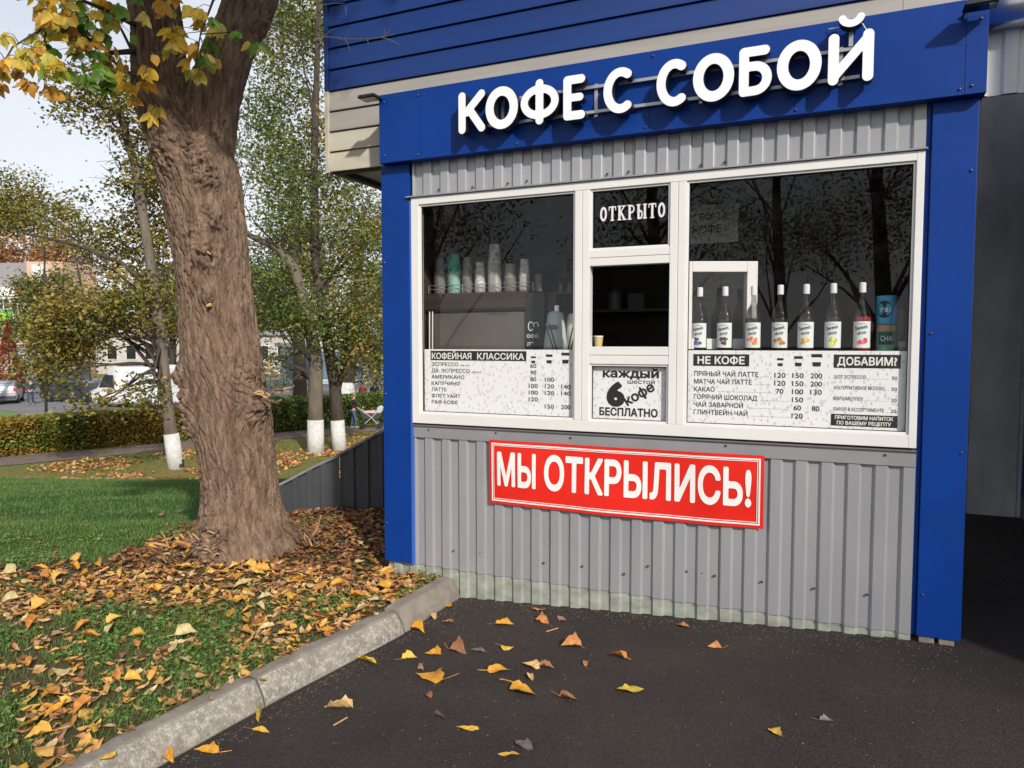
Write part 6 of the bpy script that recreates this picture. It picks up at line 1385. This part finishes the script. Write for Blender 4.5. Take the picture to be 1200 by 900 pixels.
pr = thing('pram', 'white pram with pink blanket and tilted hood on the path', 'pram', (-6.65, 34.25, -2.48), rz=R(5))
for x in (-.42, .38):
    for y in (-.26, .26):
        w0 = MB().lathe([(.115, -.02), (.14, -.02), (.14, .02), (.115, .02)], n=18).build('wheel', M['rubber'], pr); w0.rotation_euler = (math.pi/2, 0, 0); w0.location = (x, y, .14)
        MB().box(-.11, -.008, -.004, .11, .008, .004).box(-.008, -.11, -.004, .008, .11, .004).build('spokes', cm('pram_white', (.6, .6, .62), .4), w0)
mb = MB()
for y in (-.22, .22): mb.tube([(-.42, y, .14), (.1, y, .62), (.42, y, .95)], .014, 6); mb.tube([(.38, y, .14), (0, y, .55), (-.62, y, 1.0)], .014, 6)
mb.tube([(-.62, -.22, 1.0), (-.62, .22, 1.0)], .018, 6); mb.build('frame', M['pram_white'], pr)
MB().prism([(-.5, .62), (-.38, .45), (.35, .45), (.45, .62), (.45, .72), (-.5, .72)], 1, -.21, .21).build('carrycot', cm('pram_black', (.04, .04, .045), .7), pr, bevel=.03)
MB().prism([(-.45, .73), (-.3, .84), (.15, .86), (.3, .73)], 1, -.19, .19).build('blanket', cm('blanket_pink', (.62, .16, .18), .8, var=(.7, .6, .6), vscale=9), pr, bevel=.03)
MB().prism([(.2, .74), (.28, 1.0), (.42, 1.1), (.55, 1.02), (.52, .85), (.44, .73)], 1, -.21, .21).build('hood', cm('hood_grey', (.45, .47, .5), .7), pr, bevel=.04)

# ------------------------------------------------------------------ trees on the lawn behind the viewer, mirrored in the panes
for i, (x_, y_, h_, lab) in enumerate([(-4.5, -13, 12, 'bare olive tree on the lawn behind the viewer, nearest the kerb'), (-9, -9, 11, 'yellowing tree on the lawn behind the viewer, middle one'), (-13.5, -4.5, 12, 'yellowing tree on the lawn left of the viewer'), (-9.5, -17, 14, 'tall olive tree further behind the viewer'), (-1.5, -19, 14, 'tall tree across the asphalt behind the viewer')]):
    bg_tree(lab, [(x_, y_, -.1), (x_+.2, y_, 2.4), (x_-.1, y_, h_*.5), (x_+.2, y_, h_*.9)], [.28, .22, .15, .06], [(x_, y_, h_*.40, 2.8, 2.6, 1.7, 4200), (x_+.6, y_, h_*.68, 2.6, 2.4, 2.2, 4600)], .10, [YEL, OLV][i % 2]+GRE[:2], 'barkdark', 0, 60+i, .45, 26)
bg_tree('unseen thinly leaved tree behind the viewer, added to half shade the facade', [(10.6, -13.6, -.1), (10.6, -13.4, 4), (10.4, -13.3, 8), (10.3, -13.2, 12)], [.26, .2, .14, .05], [(10.3, -13.2, 8.6, 1.9, 1.9, 1.6, 750), (10.3, -13.2, 11, 1.6, 1.6, 1.6, 650)], .16, YEL+OLV, 'barkdark', 0, 70, .5, 22)  # added out of view for partial shade on the lower right facade

# grit and leaf crumbs gathered along the wall foot and kerb
n = 2600; u = rng.random(n); side = rng.random(n)
s_ = rng.uniform(-.2, 3.2, n); d_ = -rng.exponential(.09, n)-.03
xw = KO.x+s_*math.cos(YAW)-d_*math.sin(YAW); yw = KO.y+s_*math.sin(YAW)+d_*math.cos(YAW)
yk = rng.uniform(2.2, 4.8, n); xk = kerbx(yk)+.01+rng.exponential(.06, n); xr = rng.uniform(-1.2, 2.4, n); yr = rng.uniform(2.2, 4.4, n)
x = np.where(side < .45, xw, np.where(side < .8, xk, xr)); y = np.where(side < .45, yw, np.where(side < .8, yk, yr))
pb = (np.array([(-.5, -.4, 0), (.5, -.3, 0), (.3, .5, 0), (-.4, .4, 0), (0, 0, .5)]), np.array([(0, 1, 4), (1, 2, 4), (2, 3, 4), (3, 0, 4)]))
C_ = np.array([(.16, .14, .12), (.10, .085, .075), (.20, .14, .08), (.20, .18, .16), (.22, .15, .06)])[rng.integers(0, 5, n)]
V, T, Cc = scatter([pb], np.stack([x, y, asph(x, y)], -1), rng.uniform(.003, .009, n), rng.uniform(0, 6.28, n), np.zeros(n), np.zeros(n), C_)
tag(np_mesh('grit', V, T, M['dryleaf'], None, Cc), 'fine grit and leaf crumbs gathered along the wall foot and kerb', 'grit', kind='stuff')
